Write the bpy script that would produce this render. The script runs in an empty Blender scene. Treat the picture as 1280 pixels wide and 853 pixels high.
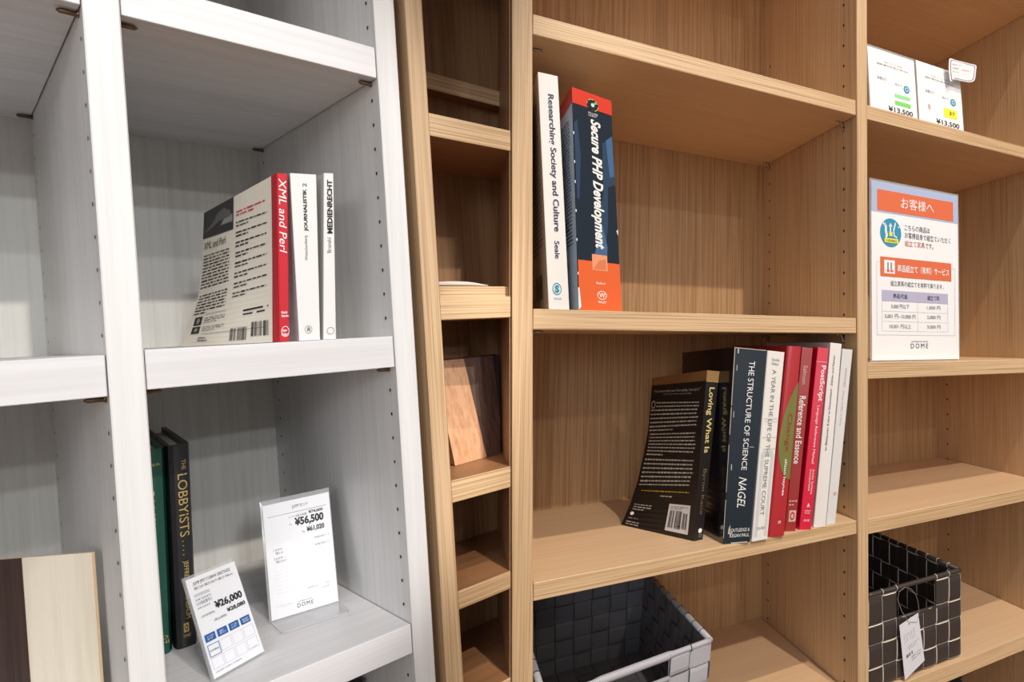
import bpy, bmesh, math, random
from mathutils import Vector, Matrix

scene = bpy.context.scene
COL = scene.collection
random.seed(7)

# ------------------------------------------------------------------ camera
FOC, PPX, PPY = 753.19, 1035.18, 400.11
CAMLOC = Vector((-0.27157, -0.69253, -0.02952))
CAMROT = Matrix(((0.841218, -0.021892, -0.540252),
                 (-0.540695, -0.034005, -0.840531),
                 (0.000029, 0.999182, -0.040443)))
cam_data = bpy.data.cameras.new('camera')
cam = bpy.data.objects.new('camera', cam_data)
COL.objects.link(cam)
cam.matrix_world = Matrix.Translation(CAMLOC) @ CAMROT.to_4x4()
cam_data.sensor_fit = 'HORIZONTAL'
cam_data.sensor_width = 36.0
cam_data.lens = FOC / 1280 * 36
cam_data.shift_x = (640 - PPX) / 1280
cam_data.shift_y = (PPY - 426.5) / 1280
cam_data.clip_start = 0.01
scene.camera = cam

# ------------------------------------------------------------------ world, lamps, exposure
scene.view_settings.view_transform = 'Standard'
scene.view_settings.look = 'None'
scene.view_settings.exposure = 0.0
scene.view_settings.gamma = 1.0
world = bpy.data.worlds.new('world')
scene.world = world
world.use_nodes = True
bgn = world.node_tree.nodes['Background']
bgn.inputs[0].default_value = (0.98, 0.98, 0.98, 1)
bgn.inputs[1].default_value = 0.36


def spot(name, loc, aim, power, col, angle, blend=0.25, radius=0.03):
    ld = bpy.data.lights.new(name, 'SPOT')
    ld.energy = power
    ld.color = col
    ld.spot_size = math.radians(angle)
    ld.spot_blend = blend
    ld.shadow_soft_size = radius
    o = bpy.data.objects.new(name, ld)
    COL.objects.link(o)
    o.location = loc
    d = Vector(aim) - Vector(loc)
    o.rotation_euler = d.to_track_quat('-Z', 'Y').to_euler()
    return o


def area(name, loc, aim, power, col, sx, sy):
    ld = bpy.data.lights.new(name, 'AREA')
    ld.energy = power
    ld.color = col
    ld.shape = 'RECTANGLE'
    ld.size = sx
    ld.size_y = sy
    o = bpy.data.objects.new(name, ld)
    COL.objects.link(o)
    o.location = loc
    o.rotation_euler = (Vector(aim) - Vector(loc)).to_track_quat('-Z', 'Y').to_euler()
    return o


# frame of the tilted row on the left (white bookcase and narrow oak bookcase)
GL = Matrix.Translation((-0.37318, -0.07063, -0.01058)) @ Matrix((
    (0.914181, -0.398608, -0.073377),
    (0.398282, 0.917052, -0.019651),
    (0.075124, -0.01126, 0.997111))).to_4x4()
GR = Matrix.Identity(4)

WARM = (1.0, 0.88, 0.73)
COOL = (0.93, 0.96, 1.0)
WARM2 = (1.0, 0.92, 0.84)
COOL2 = (0.93, 0.97, 1.0)


def lpos(x, y, z):
    return (GL @ Vector((x, y, z)))


# ceiling spots over the oak bookcase
spot('ceiling_or_fill_spot', (0.62, -3.0, 2.62), (0.42, 0.1, 0.0), 280, WARM, 20.5, 0.15)
spot('ceiling_or_fill_spot', (0.3, -1.7, 2.85), (0.42, 0.1, 0.0), 210, WARM, 24, 0.2)
spot('ceiling_or_fill_spot', (0.7, -3.4, 1.45), (0.42, 0.1, 0.0), 34, WARM, 20.5, 0.15)
# ceiling spots over the white bookcase; the last is an added side fill
spot('ceiling_or_fill_spot', lpos(0.0, -3.2, 1.85), lpos(-0.13, 0.1, -0.03), 235, WARM2, 10.6, 0.2)
spot('ceiling_or_fill_spot', lpos(-0.3, -3.3, 1.45), lpos(-0.13, 0.1, -0.03), 44, COOL2, 10.6, 0.2)
spot('ceiling_or_fill_spot', lpos(-0.4, -3.8, 1.05), lpos(-0.13, 0.1, -0.03), 60, COOL2, 9.6, 0.2)
spot('ceiling_or_fill_spot', lpos(-0.5, -3.8, 0.8), lpos(-0.13, 0.1, -0.03), 45, COOL2, 9.6, 0.2)
spot('ceiling_or_fill_spot', lpos(-0.4, -2.2, 2.6), lpos(-0.13, 0.1, -0.08), 60, WARM2, 11, 0.25)
spot('ceiling_or_fill_spot', lpos(-2.0, -2.7, 0.55), lpos(-0.13, 0.1, -0.04), 85, COOL2, 12, 0.35, 0.45)  # soft fill added from the left to lift the inner sides
# broad luminous ceiling panel of the shop, then an added left fill
area('ceiling_or_fill_panel', (-0.6, -2.6, 2.2), (0, 0, 0), 8, COOL, 2.4, 1.4)
area('ceiling_or_fill_panel', lpos(-2.2, -2.5, 0.7), lpos(0, 0, 0), 14, COOL, 1.4, 1.4)  # fill added at mid height to brighten the side panels


# ------------------------------------------------------------------ pixel -> point on a real plane
def P(g, ax, val, u, v):
    """point of frame g ('L' or 'R') where plane ax=val is seen at photo pixel (u,v)"""
    d = CAMROT @ Vector(((u - PPX) / FOC, -(v - PPY) / FOC, -1.0))
    o = CAMLOC.copy()
    if g == 'L':
        inv = GL.inverted()
        d = inv.to_3x3() @ d
        o = inv @ o
    i = 'xyz'.index(ax)
    k = (val - o[i]) / d[i]
    return o + d * k


# ------------------------------------------------------------------ materials
MATS = {}


def new_mat(name):
    m = bpy.data.materials.new(name)
    m.use_nodes = True
    nt = m.node_tree
    return m, nt, nt.nodes['Principled BSDF']


def srgb(r, g, b):
    f = lambda c: (c / 255 / 12.92) if c / 255 <= 0.04045 else ((c / 255 + 0.055) / 1.055) ** 2.4
    return (f(r), f(g), f(b), 1.0)


def plain(name, rgb, rough=0.5, coat=0.0, metal=0.0, noise=0.03, nscale=60):
    """plain colour with a faint procedural mottling"""
    if name in MATS:
        return MATS[name]
    m, nt, p = new_mat(name)
    c = srgb(*rgb)
    n = nt.nodes.new('ShaderNodeTexNoise')
    n.inputs['Scale'].default_value = nscale
    tc = nt.nodes.new('ShaderNodeTexCoord')
    nt.links.new(tc.outputs['Object'], n.inputs['Vector'])
    mx = nt.nodes.new('ShaderNodeMix')
    mx.data_type = 'RGBA'
    mx.inputs[6].default_value = [x * (1 - noise) for x in c[:3]] + [1]
    mx.inputs[7].default_value = [min(1, x * (1 + noise)) for x in c[:3]] + [1]
    nt.links.new(n.outputs['Fac'], mx.inputs[0])
    nt.links.new(mx.outputs[2], p.inputs['Base Color'])
    p.inputs['Roughness'].default_value = rough
    p.inputs['Metallic'].default_value = metal
    p.inputs['Coat Weight'].default_value = coat
    p.inputs['Coat Roughness'].default_value = 0.12
    MATS[name] = m
    return m


def wood(name, light, dark, axis, rough=0.45, fine=1.0, streak=0.5):
    """straight-grained wood laminate, grain along axis ('x' or 'z')"""
    if name in MATS:
        return MATS[name]
    m, nt, p = new_mat(name)
    tc = nt.nodes.new('ShaderNodeTexCoord')
    mp = nt.nodes.new('ShaderNodeMapping')
    k = {'x': (2.2, 150, 150), 'z': (150, 150, 2.2), 'y': (150, 2.2, 150)}[axis]
    mp.inputs['Scale'].default_value = [a * fine if a > 10 else a for a in k]
    nt.links.new(tc.outputs['Object'], mp.inputs['Vector'])
    n1 = nt.nodes.new('ShaderNodeTexNoise')
    n1.inputs['Scale'].default_value = 2.2
    n1.inputs['Detail'].default_value = 4 if fine < 1.4 else 2
    n1.inputs['Roughness'].default_value = 0.65
    nt.links.new(mp.outputs[0], n1.inputs['Vector'])
    mp2 = nt.nodes.new('ShaderNodeMapping')
    k2 = {'x': (0.8, 22, 22), 'z': (22, 22, 0.8), 'y': (22, 0.8, 22)}[axis]
    mp2.inputs['Scale'].default_value = k2
    nt.links.new(tc.outputs['Object'], mp2.inputs['Vector'])
    n2 = nt.nodes.new('ShaderNodeTexNoise')
    n2.inputs['Scale'].default_value = 1.5
    n2.inputs['Detail'].default_value = 2
    nt.links.new(mp2.outputs[0], n2.inputs['Vector'])
    add = nt.nodes.new('ShaderNodeMath')
    add.operation = 'MULTIPLY_ADD'
    nt.links.new(n2.outputs['Fac'], add.inputs[0])
    add.inputs[1].default_value = 0.5 if fine < 1.4 else 0.22
    nt.links.new(n1.outputs['Fac'], add.inputs[2])
    r = nt.nodes.new('ShaderNodeValToRGB')
    mid = 0.75 if fine < 1.4 else 0.60
    r.color_ramp.elements[0].position = mid - 0.22 * streak - (0.1 if fine < 1.4 else 0.03)
    r.color_ramp.elements[0].color = srgb(*dark)
    r.color_ramp.elements[1].position = mid + (0.12 if fine < 1.4 else 0.08)
    r.color_ramp.elements[1].color = srgb(*light)
    nt.links.new(add.outputs[0], r.inputs['Fac'])
    nt.links.new(r.outputs['Color'], p.inputs['Base Color'])
    p.inputs['Roughness'].default_value = rough
    b = nt.nodes.new('ShaderNodeBump')
    b.inputs['Strength'].default_value = 0.08
    b.inputs['Distance'].default_value = 0.0006
    nt.links.new(n1.outputs['Fac'], b.inputs['Height'])
    nt.links.new(b.outputs[0], p.inputs['Normal'])
    MATS[name] = m
    return m


OAK_V = wood('oak_vertical_grain', (216, 184, 146), (186, 150, 110), 'z', fine=2.0)
OAK_H = wood('oak_horizontal_grain', (222, 190, 152), (182, 146, 104), 'x', fine=2.0)
OAK_TOP = wood('oak_shelf_board', (228, 194, 158), (213, 177, 141), 'x', streak=1.0)
NAR_TOP = wood('shaded_oak_shelf_board', (168, 122, 86), (142, 100, 68), 'x', streak=1.0)  # oak darkened: shade of the narrow compartments is in the colour
NAR_BACK = wood('shaded_oak_back_panel', (172, 134, 98), (136, 102, 70), 'z')  # same oak with the cavity's shade put into its colour
OAK_BACK = wood('oak_back_panel', (200, 162, 119), (170, 132, 91), 'z', fine=1.5)
WHT_V = wood('white_vertical_grain', (236, 235, 234), (224, 222, 221), 'z', fine=0.6)
WHT_H = wood('white_horizontal_grain', (232, 231, 233), (221, 219, 220), 'x', fine=0.6)
WHT_BACK = wood('white_back_panel', (230, 228, 222), (214, 212, 205), 'z', fine=0.6)
DARK_HOLE = plain('drilled_hole', (40, 28, 20), 0.8)
PIN_METAL = plain('shelf_pin_metal', (120, 100, 78), 0.35, metal=0.8)
STEEL = plain('bent_steel_pin', (170, 160, 145), 0.25, metal=0.9)
ACRYL, _nt, _p = new_mat('clear_acrylic')
_p.inputs['Base Color'].default_value = (0.97, 0.98, 0.98, 1)
_p.inputs['Transmission Weight'].default_value = 1.0
_p.inputs['Roughness'].default_value = 0.03
_p.inputs['IOR'].default_value = 1.3


# ------------------------------------------------------------------ object helpers
def frame(g):
    return GL if g == 'L' else GR


class Thing:
    """an Empty at the thing's base that parents its parts (parts are written in frame coordinates)"""

    def __init__(self, name, g, base, label, cat, group=None, kind=None):
        self.g = g
        self.base = Vector(base)
        o = bpy.data.objects.new(name, None)
        o.empty_display_size = 0.02
        COL.objects.link(o)
        o.matrix_world = frame(g) @ Matrix.Translation(self.base)
        o['label'] = label
        if cat:
            o['category'] = cat
        if group:
            o['group'] = group
        if kind:
            o['kind'] = kind
        self.o = o

    def part(self, name, verts, faces, mats, idx=None, parent=None, smooth=False, label=None, kind=None):
        me = bpy.data.meshes.new(name)
        me.from_pydata([Vector(v) - self.base for v in verts], [], faces)
        if not isinstance(mats, (list, tuple)):
            mats = [mats]
        for m in mats:
            me.materials.append(m)
        if idx:
            for p, i in zip(me.polygons, idx):
                p.material_index = i
        if smooth:
            for p in me.polygons:
                p.use_smooth = True
        me.update()
        o = bpy.data.objects.new(name, me)
        COL.objects.link(o)
        o.parent = parent or self.o
        if label:
            o['label'] = label
        if kind:
            o['kind'] = kind
        return o

    def shared(self, name, me, loc, parent=None):
        o = bpy.data.objects.new(name, me)
        COL.objects.link(o)
        o.parent = parent or self.o
        o.location = Vector(loc) - self.base
        return o


HEXF = [(0, 3, 2, 1), (4, 5, 6, 7), (0, 1, 5, 4), (1, 2, 6, 5), (2, 3, 7, 6), (3, 0, 4, 7)]


def box(x0, x1, y0, y1, z0, z1):
    return [(x0, y0, z0), (x1, y0, z0), (x1, y1, z0), (x0, y1, z0),
            (x0, y0, z1), (x1, y0, z1), (x1, y1, z1), (x0, y1, z1)]


def bev(verts, faces, w=0.0008, seg=1):
    bm = bmesh.new()
    vs = [bm.verts.new(v) for v in verts]
    for f in faces:
        bm.faces.new([vs[i] for i in f])
    bmesh.ops.recalc_face_normals(bm, faces=bm.faces)
    bmesh.ops.bevel(bm, geom=list(bm.edges), offset=w, segments=seg, affect='EDGES', clamp_overlap=True)
    bm.verts.index_update()
    V = [v.co.copy() for v in bm.verts]
    F = [[v.index for v in f.verts] for f in bm.faces]
    bm.free()
    return V, F


def board(t, name, b, mat, w=0.0007, parent=None, label=None):
    V, F = bev(b, HEXF, w)
    return t.part(name, V, F, mat, parent=parent, label=label)


def disc(c, n, r, k=10, depth=0.0004):
    """little flat disc facing direction n"""
    n = Vector(n).normalized()
    a = n.orthogonal().normalized()
    b = n.cross(a)
    c = Vector(c)
    V = [c + (a * math.cos(2 * math.pi * i / k) + b * math.sin(2 * math.pi * i / k)) * r + n * depth for i in range(k)]
    return V


def holes(t, xs, n, ys, z0, pitch, cnt, r=0.0022, name='peg_hole_row'):
    V, F = [], []
    for y in ys:
        for i in range(cnt):
            z = z0 + i * pitch
            for ring in (0,):
                d = disc((xs, y, z), n, r)
                s = len(V)
                V += d
                F.append(list(range(s, s + len(d))))
    t.part(name, V, F, DARK_HOLE, kind='stuff')


def tube(pts, r, k=8, cap=True):
    V, F = [], []
    pts = [Vector(p) for p in pts]
    for i, p in enumerate(pts):
        d = (pts[min(i + 1, len(pts) - 1)] - pts[max(i - 1, 0)]).normalized()
        a = d.cross(Vector((0.31, 0.2, 0.93))).normalized()
        b = d.cross(a)
        rr = r[i] if isinstance(r, (list, tuple)) else r
        for j in range(k):
            an = 2 * math.pi * j / k
            V.append(p + (a * math.cos(an) + b * math.sin(an)) * rr)
    for i in range(len(pts) - 1):
        for j in range(k):
            F.append((i * k + j, i * k + (j + 1) % k, (i + 1) * k + (j + 1) % k, (i + 1) * k + j))
    if cap:
        F.append(list(range(k))[::-1])
        F.append([(len(pts) - 1) * k + j for j in range(k)])
    return V, F


# ================================================================== STRUCTURE
def struct(name, b, mat):
    me = bpy.data.meshes.new(name)
    V, F = b, HEXF
    me.from_pydata(V, [], F)
    me.materials.append(mat)
    me.update()
    o = bpy.data.objects.new(name, me)
    COL.objects.link(o)
    o['kind'] = 'structure'
    o['label'] = {'floor': 'warm brown wooden shop floor under the bookcases', 'wall_back': 'plain off-white wall behind the bookcases'}[name]
    return o


FLOOR_Z = -0.87
struct('floor', box(-3, 3, -4, 0.62, FLOOR_Z - 0.05, FLOOR_Z), wood('floor_oak_planks', (196, 150, 104), (160, 116, 76), 'x'))
struct('wall_back', box(-3, 3, 0.62, 0.7, FLOOR_Z, 2.4), plain('wall_paint', (205, 202, 196), 0.7))

# ------------------------------------------------------------------ wide oak bookcase (frame R)
R1, R2, R3, R4, RB = -0.1925, 0.2227, 0.2411, 0.6502, 0.2983
TOP = 0.98
oak = Thing('bookcase', 'R', (0.22, 0.15, FLOOR_Z), 'wide open oak bookcase with two visible columns of shelves on the right', 'bookcase')
# left side panel follows the slightly raked edge of the photograph
RO = lambda z: -0.2103 - 0.0188 * (z + 0.0258)
RI = lambda z: RO(z) + 0.0192
z0, z1 = FLOOR_Z, TOP
board(oak, 'side_panel', [(RO(z0), 0, z0), (RI(z0), 0, z0), (RI(z0), RB, z0), (RO(z0), RB, z0),
                          (RO(z1), 0, z1), (RI(z1), 0, z1), (RI(z1), RB, z1), (RO(z1), RB, z1)], OAK_V)
board(oak, 'divider_panel', box(R2, R3, 0, RB, z0, z1), OAK_V)
board(oak, 'side_panel', box(R4, R4 + 0.0186, 0, RB, z0, z1), OAK_V)
# back panel in two sheets per column with a fine seam
board(oak, 'back_panel', [(RO(z0), RB, z0), (R3 - 0.009, RB, z0), (R3 - 0.009, RB + 0.006, z0), (RO(z0), RB + 0.006, z0),
                          (RO(z1), RB, z1), (R3 - 0.009, RB, z1), (R3 - 0.009, RB + 0.006, z1), (RO(z1), RB + 0.006, z1)], OAK_BACK)
board(oak, 'back_panel', box(R3 - 0.009, R4 + 0.0186, RB, RB + 0.006, z0, z1), OAK_BACK)


def oak_shelf(col, zt, zb):
    xa = (RI(zb) + 0.0003) if col == 0 else R3 + 0.0003
    xb = (R2 if col == 0 else R4) - 0.0008
    V, F = bev(box(xa, xb, 0.0015, RB - 0.0005, zb, zt), HEXF, 0.0007)
    idx = [0] * len(F)
    for i, f in enumerate(F):
        ys = [V[j][1] for j in f]
        if max(ys) < 0.004 and len(f) >= 4:
            idx[i] = 1
    oak.part('shelf', V, F, [OAK_TOP, OAK_H], idx)


OAK0 = [(0.3202, 0.2982), (0.0075, -0.0142), (-0.2752, -0.2937), (-0.5185, -0.5393), (-0.80, -0.8208), (0.655, 0.634), (TOP, TOP - 0.021)]
OAK1 = [(0.3178, 0.2969), (-0.0558, -0.0789), (-0.2765, -0.2975), (-0.5215, -0.5452), (-0.80, -0.8208), (0.6185, 0.5975), (TOP, TOP - 0.021)]
for a, b in OAK0:
    oak_shelf(0, a, b)
for a, b in OAK1:
    oak_shelf(1, a, b)
holes(oak, R2, (-1, 0, 0), (0.0333, 0.2715), -0.3254 - 0.0308 * 7, 0.0308, 34)
holes(oak, R4, (-1, 0, 0), (0.0333, 0.2665), -0.1164 - 0.0319 * 13, 0.0319, 34)
holes(oak, RI(0), (1, 0, 0), (0.0333, 0.2715), -0.3254, 0.0308, 20)


def steel_pin(x, y, z, s):
    """bent steel shelf support hooked into the panel under a shelf"""
    pts = [(x, y, z - 0.0075), (x + s * 0.004, y, z - 0.0065), (x + s * 0.0045, y, z - 0.002), (x + s * 0.009, y, z - 0.0012), (x + s * 0.014, y, z - 0.0012)]
    V, F = tube(pts, [0.0022, 0.0022, 0.0017, 0.0015, 0.0012], 8)
    d, fd = tube([(x, y - 0.0, z - 0.0135), (x + s * 0.002, y, z - 0.012), (x + s * 0.003, y, z - 0.006)], 0.0016, 8)
    n = len(V)
    oak.part('shelf_pin', V + d, F + [[i + n for i in f] for f in fd], STEEL, smooth=True)


for (col, lst) in ((0, OAK0[:4]), (1, OAK1[:4])):
    for a, b in lst:
        for y in (0.0333, 0.2715):
            steel_pin(R2 if col == 0 else R4, y, b, -1)
            steel_pin(RI(b) if col == 0 else R3, y, b, 1)

# ------------------------------------------------------------------ white bookcase (frame L)
A0, A1, A2, A3, WB = -0.0908, -0.0746, 0.0723, 0.0881, 0.3455
LZ0, LZ1 = -0.845, 0.97
wht = Thing('bookcase', 'L', (-0.05, 0.17, LZ0), 'white wood-grain open bookcase on the left with two columns of shelves', 'bookcase')
for xa, xb, nm in ((-0.2538, -0.2379, 'side_panel'), (A0, A1, 'divider_panel'), (A2, A3, 'side_panel')):
    board(wht, nm, box(xa, xb, 0, WB, LZ0, LZ1), WHT_V)
board(wht, 'back_panel', box(-0.2538, A3, WB, WB + 0.006, LZ0, LZ1), WHT_BACK)
WZ = [(0.2349, 0.2084), (-0.0172, -0.0444), (-0.2727, -0.2986), (-0.53, -0.556), (-0.79, -0.816), (0.49, 0.464), (0.745, 0.719), (LZ1, LZ1 - 0.026)]
for zt, zb in WZ:
    for k, (xa, xb) in enumerate(((-0.2379, A0), (A1, A2))):
        dz = -0.002 if (k == 0 and zt == -0.0172) else 0
        V, F = bev(box(xa + 0.0006, xb - 0.0006, 0.0015, WB - 0.0005, zb + dz, zt + dz), HEXF, 0.0005)
        wht.part('shelf', V, F, WHT_H)
holes(wht, A2, (-1, 0, 0), (0.0148, 0.323), -0.0009 - 0.02143 * 16, 0.02143, 36, 0.0016)
holes(wht, A0, (-1, 0, 0), (0.0105, 0.3233), 0.1891 - 0.0217 * 28, 0.0217, 36, 0.0016)


def peg(t, x, y, z, s):
    V, F = tube([(x, y, z - 0.0022), (x + s * 0.0012, y, z - 0.0022), (x + s * 0.0013, y, z - 0.0022), (x + s * 0.008, y, z - 0.0022), (x + s * 0.0095, y, z - 0.002)],
                [0.0022, 0.0022, 0.0018, 0.0018, 0.0006], 8)
    t.part('shelf_pin', V, F, PIN_METAL, smooth=True)


for zt, zb in WZ[:3]:
    for y in (0.0148, 0.323):
        peg(wht, A2, y, zb, -1)
        peg(wht, A1, y, zb, 1)
        peg(wht, A0, y, zb - (0.002 if zt == -0.0172 else 0), -1)

# ------------------------------------------------------------------ narrow oak bookcase (frame L) standing against the wide one
B0, B1, BB = 0.0967, 0.1111, 0.142
GLI = GL.inverted()
pa = [GLI @ Vector((RO(z), y, z)) for z, y in ((0.3, 0), (-0.4, 0), (-0.4, 0.25))]
pn = (pa[1] - pa[0]).cross(pa[2] - pa[0]).normalized()


def XR(y, z):
    """x where the narrow bookcase meets the side of the wide one"""
    return pa[0].x - (pn.y * (y - pa[0].y) + pn.z * (z - pa[0].z)) / pn.x - 0.0012


nar = Thing('bookcase', 'L', (0.16, 0.07, LZ0), 'narrow oak bookcase squeezed between the white and the wide oak bookcase', 'bookcase')
board(nar, 'side_panel', box(B0, B1, 0, BB, LZ0, LZ1 - 0.05), OAK_V)


def nar_board(name, zt, zb, y0, y1, mat, front=None):
    b = [(B1, y0, zb), (XR(y0, zb), y0, zb), (XR(y1, zb), y1, zb), (B1, y1, zb),
         (B1, y0, zt), (XR(y0, zt), y0, zt), (XR(y1, zt), y1, zt), (B1, y1, zt)]
    V, F = bev(b, HEXF, 0.0005)
    if front:
        idx = [1 if max(V[j][1] for j in f) < y0 + 0.002 and len(f) >= 4 else 0 for f in F]
        return nar.part(name, V, F, [mat, front], idx)
    return nar.part(name, V, F, mat)


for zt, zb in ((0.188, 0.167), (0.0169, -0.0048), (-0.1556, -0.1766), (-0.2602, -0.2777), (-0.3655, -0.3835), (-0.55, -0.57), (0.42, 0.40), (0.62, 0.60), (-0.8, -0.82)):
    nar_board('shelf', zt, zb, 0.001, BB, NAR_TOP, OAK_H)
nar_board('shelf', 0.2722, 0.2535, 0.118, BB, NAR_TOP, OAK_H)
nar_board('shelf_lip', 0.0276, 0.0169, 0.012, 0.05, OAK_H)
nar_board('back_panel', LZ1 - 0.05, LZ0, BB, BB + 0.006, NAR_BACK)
LIN = 0.0012
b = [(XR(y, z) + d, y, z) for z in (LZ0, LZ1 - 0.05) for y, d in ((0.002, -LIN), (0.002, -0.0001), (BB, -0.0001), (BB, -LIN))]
board(nar, 'side_panel', b, NAR_BACK, 0.0001, label='thin shade-coloured liner added against the wide bookcase')  # added liner, its dark colour stands in for shade on this side

# ================================================================== PRINT HELPERS
TEXTQ = []


def lerp(a, b, t):
    return a + (b - a) * t


class Line:
    """polyline from top (t=0) to bottom (t=1)"""

    def __init__(self, pts):
        self.p = [Vector(q) for q in pts]

    def __call__(self, t):
        n = len(self.p) - 1
        k = min(max(t, 0) * n, n - 1e-6)
        i = int(k)
        return lerp(self.p[i], self.p[i + 1], k - i) if n > 1 else lerp(self.p[0], self.p[1], t)


class Patch:
    def __init__(self, left, right):
        self.l, self.r = left, right

    def n(self, s, t):
        e = 0.02
        ds = self.r(t) - self.l(t)
        t0, t1 = max(0, t - e), min(1, t + e)
        dt = lerp(self.l(t1), self.r(t1), s) - lerp(self.l(t0), self.r(t0), s)
        return dt.cross(ds).normalized()

    def __call__(self, s, t, off=0.0):
        return lerp(self.l(t), self.r(t), s) + self.n(s, t) * off


def quadpatch(tl, tr, br, bl):
    return Patch(Line([tl, bl]), Line([tr, br]))


def panel(th, name, pt, s0, s1, t0, t1, mat, off=0.00025, parent=None, nt=None, label=None):
    """flat printed field on a surface"""
    k = nt or max(1, int((t1 - t0) * 12))
    V, F = [], []
    for i in range(k + 1):
        t = lerp(t0, t1, i / k)
        V += [pt(s0, t, off), pt(s1, t, off)]
    for i in range(k):
        F.append((2 * i, 2 * i + 2, 2 * i + 3, 2 * i + 1))
    return th.part(name, V, F, mat, parent=parent, label=label)


def shape(th, name, pt, pts, mat, off=0.0004, parent=None, label=None):
    V = [pt(s, t, off) for s, t in pts]
    return th.part(name, V, [list(range(len(V)))[::-1]], mat, parent=parent, label=label)


def ell(s, t, rs, tt, k=20, a0=0, a1=360):
    return [(s + rs * math.cos(math.radians(lerp(a0, a1, i / k))), t + tt * math.sin(math.radians(lerp(a0, a1, i / k)))) for i in range(k + (0 if a1 - a0 == 360 else 1))]


def ring(th, name, pt, s, t, rs, tt, w, mat, off=0.0004, k=20, parent=None):
    V, F = [], []
    for i in range(k):
        a = 2 * math.pi * i / k
        V += [pt(s + rs * math.cos(a), t + tt * math.sin(a), off), pt(s + rs * (1 - w) * math.cos(a), t + tt * (1 - w) * math.sin(a), off)]
    for i in range(k):
        j = (i + 1) % k
        F.append((2 * i, 2 * i + 1, 2 * j + 1, 2 * j))
    return th.part(name, V, F, mat, parent=parent)


def lines(th, name, pt, segs, mat, off=0.0004, parent=None, kind=None):
    """rectangles (s0,s1,t0,t1) printed as one mesh"""
    V, F = [], []
    for s0, s1, t0, t1 in segs:
        n = len(V)
        V += [pt(s0, t0, off), pt(s0, t1, off), pt(s1, t1, off), pt(s1, t0, off)]
        F.append((n, n + 1, n + 2, n + 3))
    return th.part(name, V, F, mat, parent=parent, kind=kind)


def words(th, pt, s0, s1, t0, t1, n, mat, fill=0.42, wl=0.06, last=0.6, parent=None, name='small_print', rnd=None, off=0.0004):
    """rows of print too small to read"""
    R = random.Random(int((s0 + t0 * 7 + n) * 1000))
    segs = []
    rh = (t1 - t0) / n
    for i in range(n):
        t = t0 + (i + 0.5) * rh
        s = s0
        end = s1 - R.random() * 0.05 * (s1 - s0)
        if i == n - 1:
            end = lerp(s0, s1, last)
        while s < end:
            w = min((0.35 + R.random()) * wl * (1.0), end - s)
            h = rh * fill * (0.36 + 0.14 * R.random())
            segs.append((s, s + w, t - h, t + h))
            s += w + wl * 0.22
    return lines(th, name, pt, segs, mat, off=off, parent=parent, kind='stuff')


def barcode(th, pt, s0, s1, t0, t1, mat, parent=None, n=26, seed=1):
    R = random.Random(seed)
    segs = []
    w = (s1 - s0) / n
    for i in range(n):
        if R.random() < 0.82:
            segs.append((s0 + i * w, s0 + i * w + w * (0.3 + 0.5 * R.random()), t0, t1))
    return lines(th, 'barcode', pt, segs, mat, parent=parent, kind='stuff', off=0.0005)


def txt(th, name, s, pt, s0, s1, t0, t1, mat, rot=0, bold=0.0, shear=0.0, off=0.0005, parent=None, space=1.0, label=None):
    TEXTQ.append((th, name, s, pt, s0, s1, t0, t1, mat, rot, bold, shear, off, parent, space, label))


def flush_text():
    objs = []
    for q in TEXTQ:
        c = bpy.data.curves.new('t', 'FONT')
        c.body = q[2]
        c.resolution_u = 3
        c.offset = q[10]
        c.shear = q[11]
        c.space_character = q[14]
        o = bpy.data.objects.new('t', c)
        COL.objects.link(o)
        objs.append(o)
    bpy.context.view_layer.update()
    dg = bpy.context.evaluated_depsgraph_get()
    for q, o in zip(TEXTQ, objs):
        th, name, s, pt, s0, s1, t0, t1, mat, rot, bold, shear, off, parent, space, label = q
        me = bpy.data.meshes.new_from_object(o.evaluated_get(dg))
        xs = [v.co.x for v in me.vertices]
        ys = [v.co.y for v in me.vertices]
        if not xs:
            continue
        x0, x1, y0, y1 = min(xs), max(xs), min(ys), max(ys)
        V = []
        for v in me.vertices:
            a = (v.co.x - x0) / max(x1 - x0, 1e-6)
            b = (v.co.y - y0) / max(y1 - y0, 1e-6)
            if rot == 0:
                V.append(pt(lerp(s0, s1, a), lerp(t1, t0, b), off))
            elif rot == 'cw':
                V.append(pt(lerp(s0, s1, b), lerp(t0, t1, a), off))
            else:
                V.append(pt(lerp(s1, s0, b), lerp(t1, t0, a), off))
        F = [list(p.vertices) for p in me.polygons]
        th.part(name, V, F, mat, parent=parent, label=label)
        bpy.data.meshes.remove(me)
    for o in objs:
        c = o.data
        bpy.data.objects.remove(o)
        bpy.data.curves.remove(c)


# ================================================================== BOOKS
PAPER = plain('page_block', (226, 220, 204), 0.8, noise=0.08, nscale=300)
WHITE = plain('white_print', (245, 245, 245), 0.5)
BLACK = plain('black_print', (22, 22, 24), 0.5)
GREYP = plain('grey_print', (130, 130, 132), 0.5)


def cov(name, rgb, rough=0.32, coat=0.25):
    return plain('cover_' + name, rgb, rough, coat, noise=0.02, nscale=40)


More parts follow.
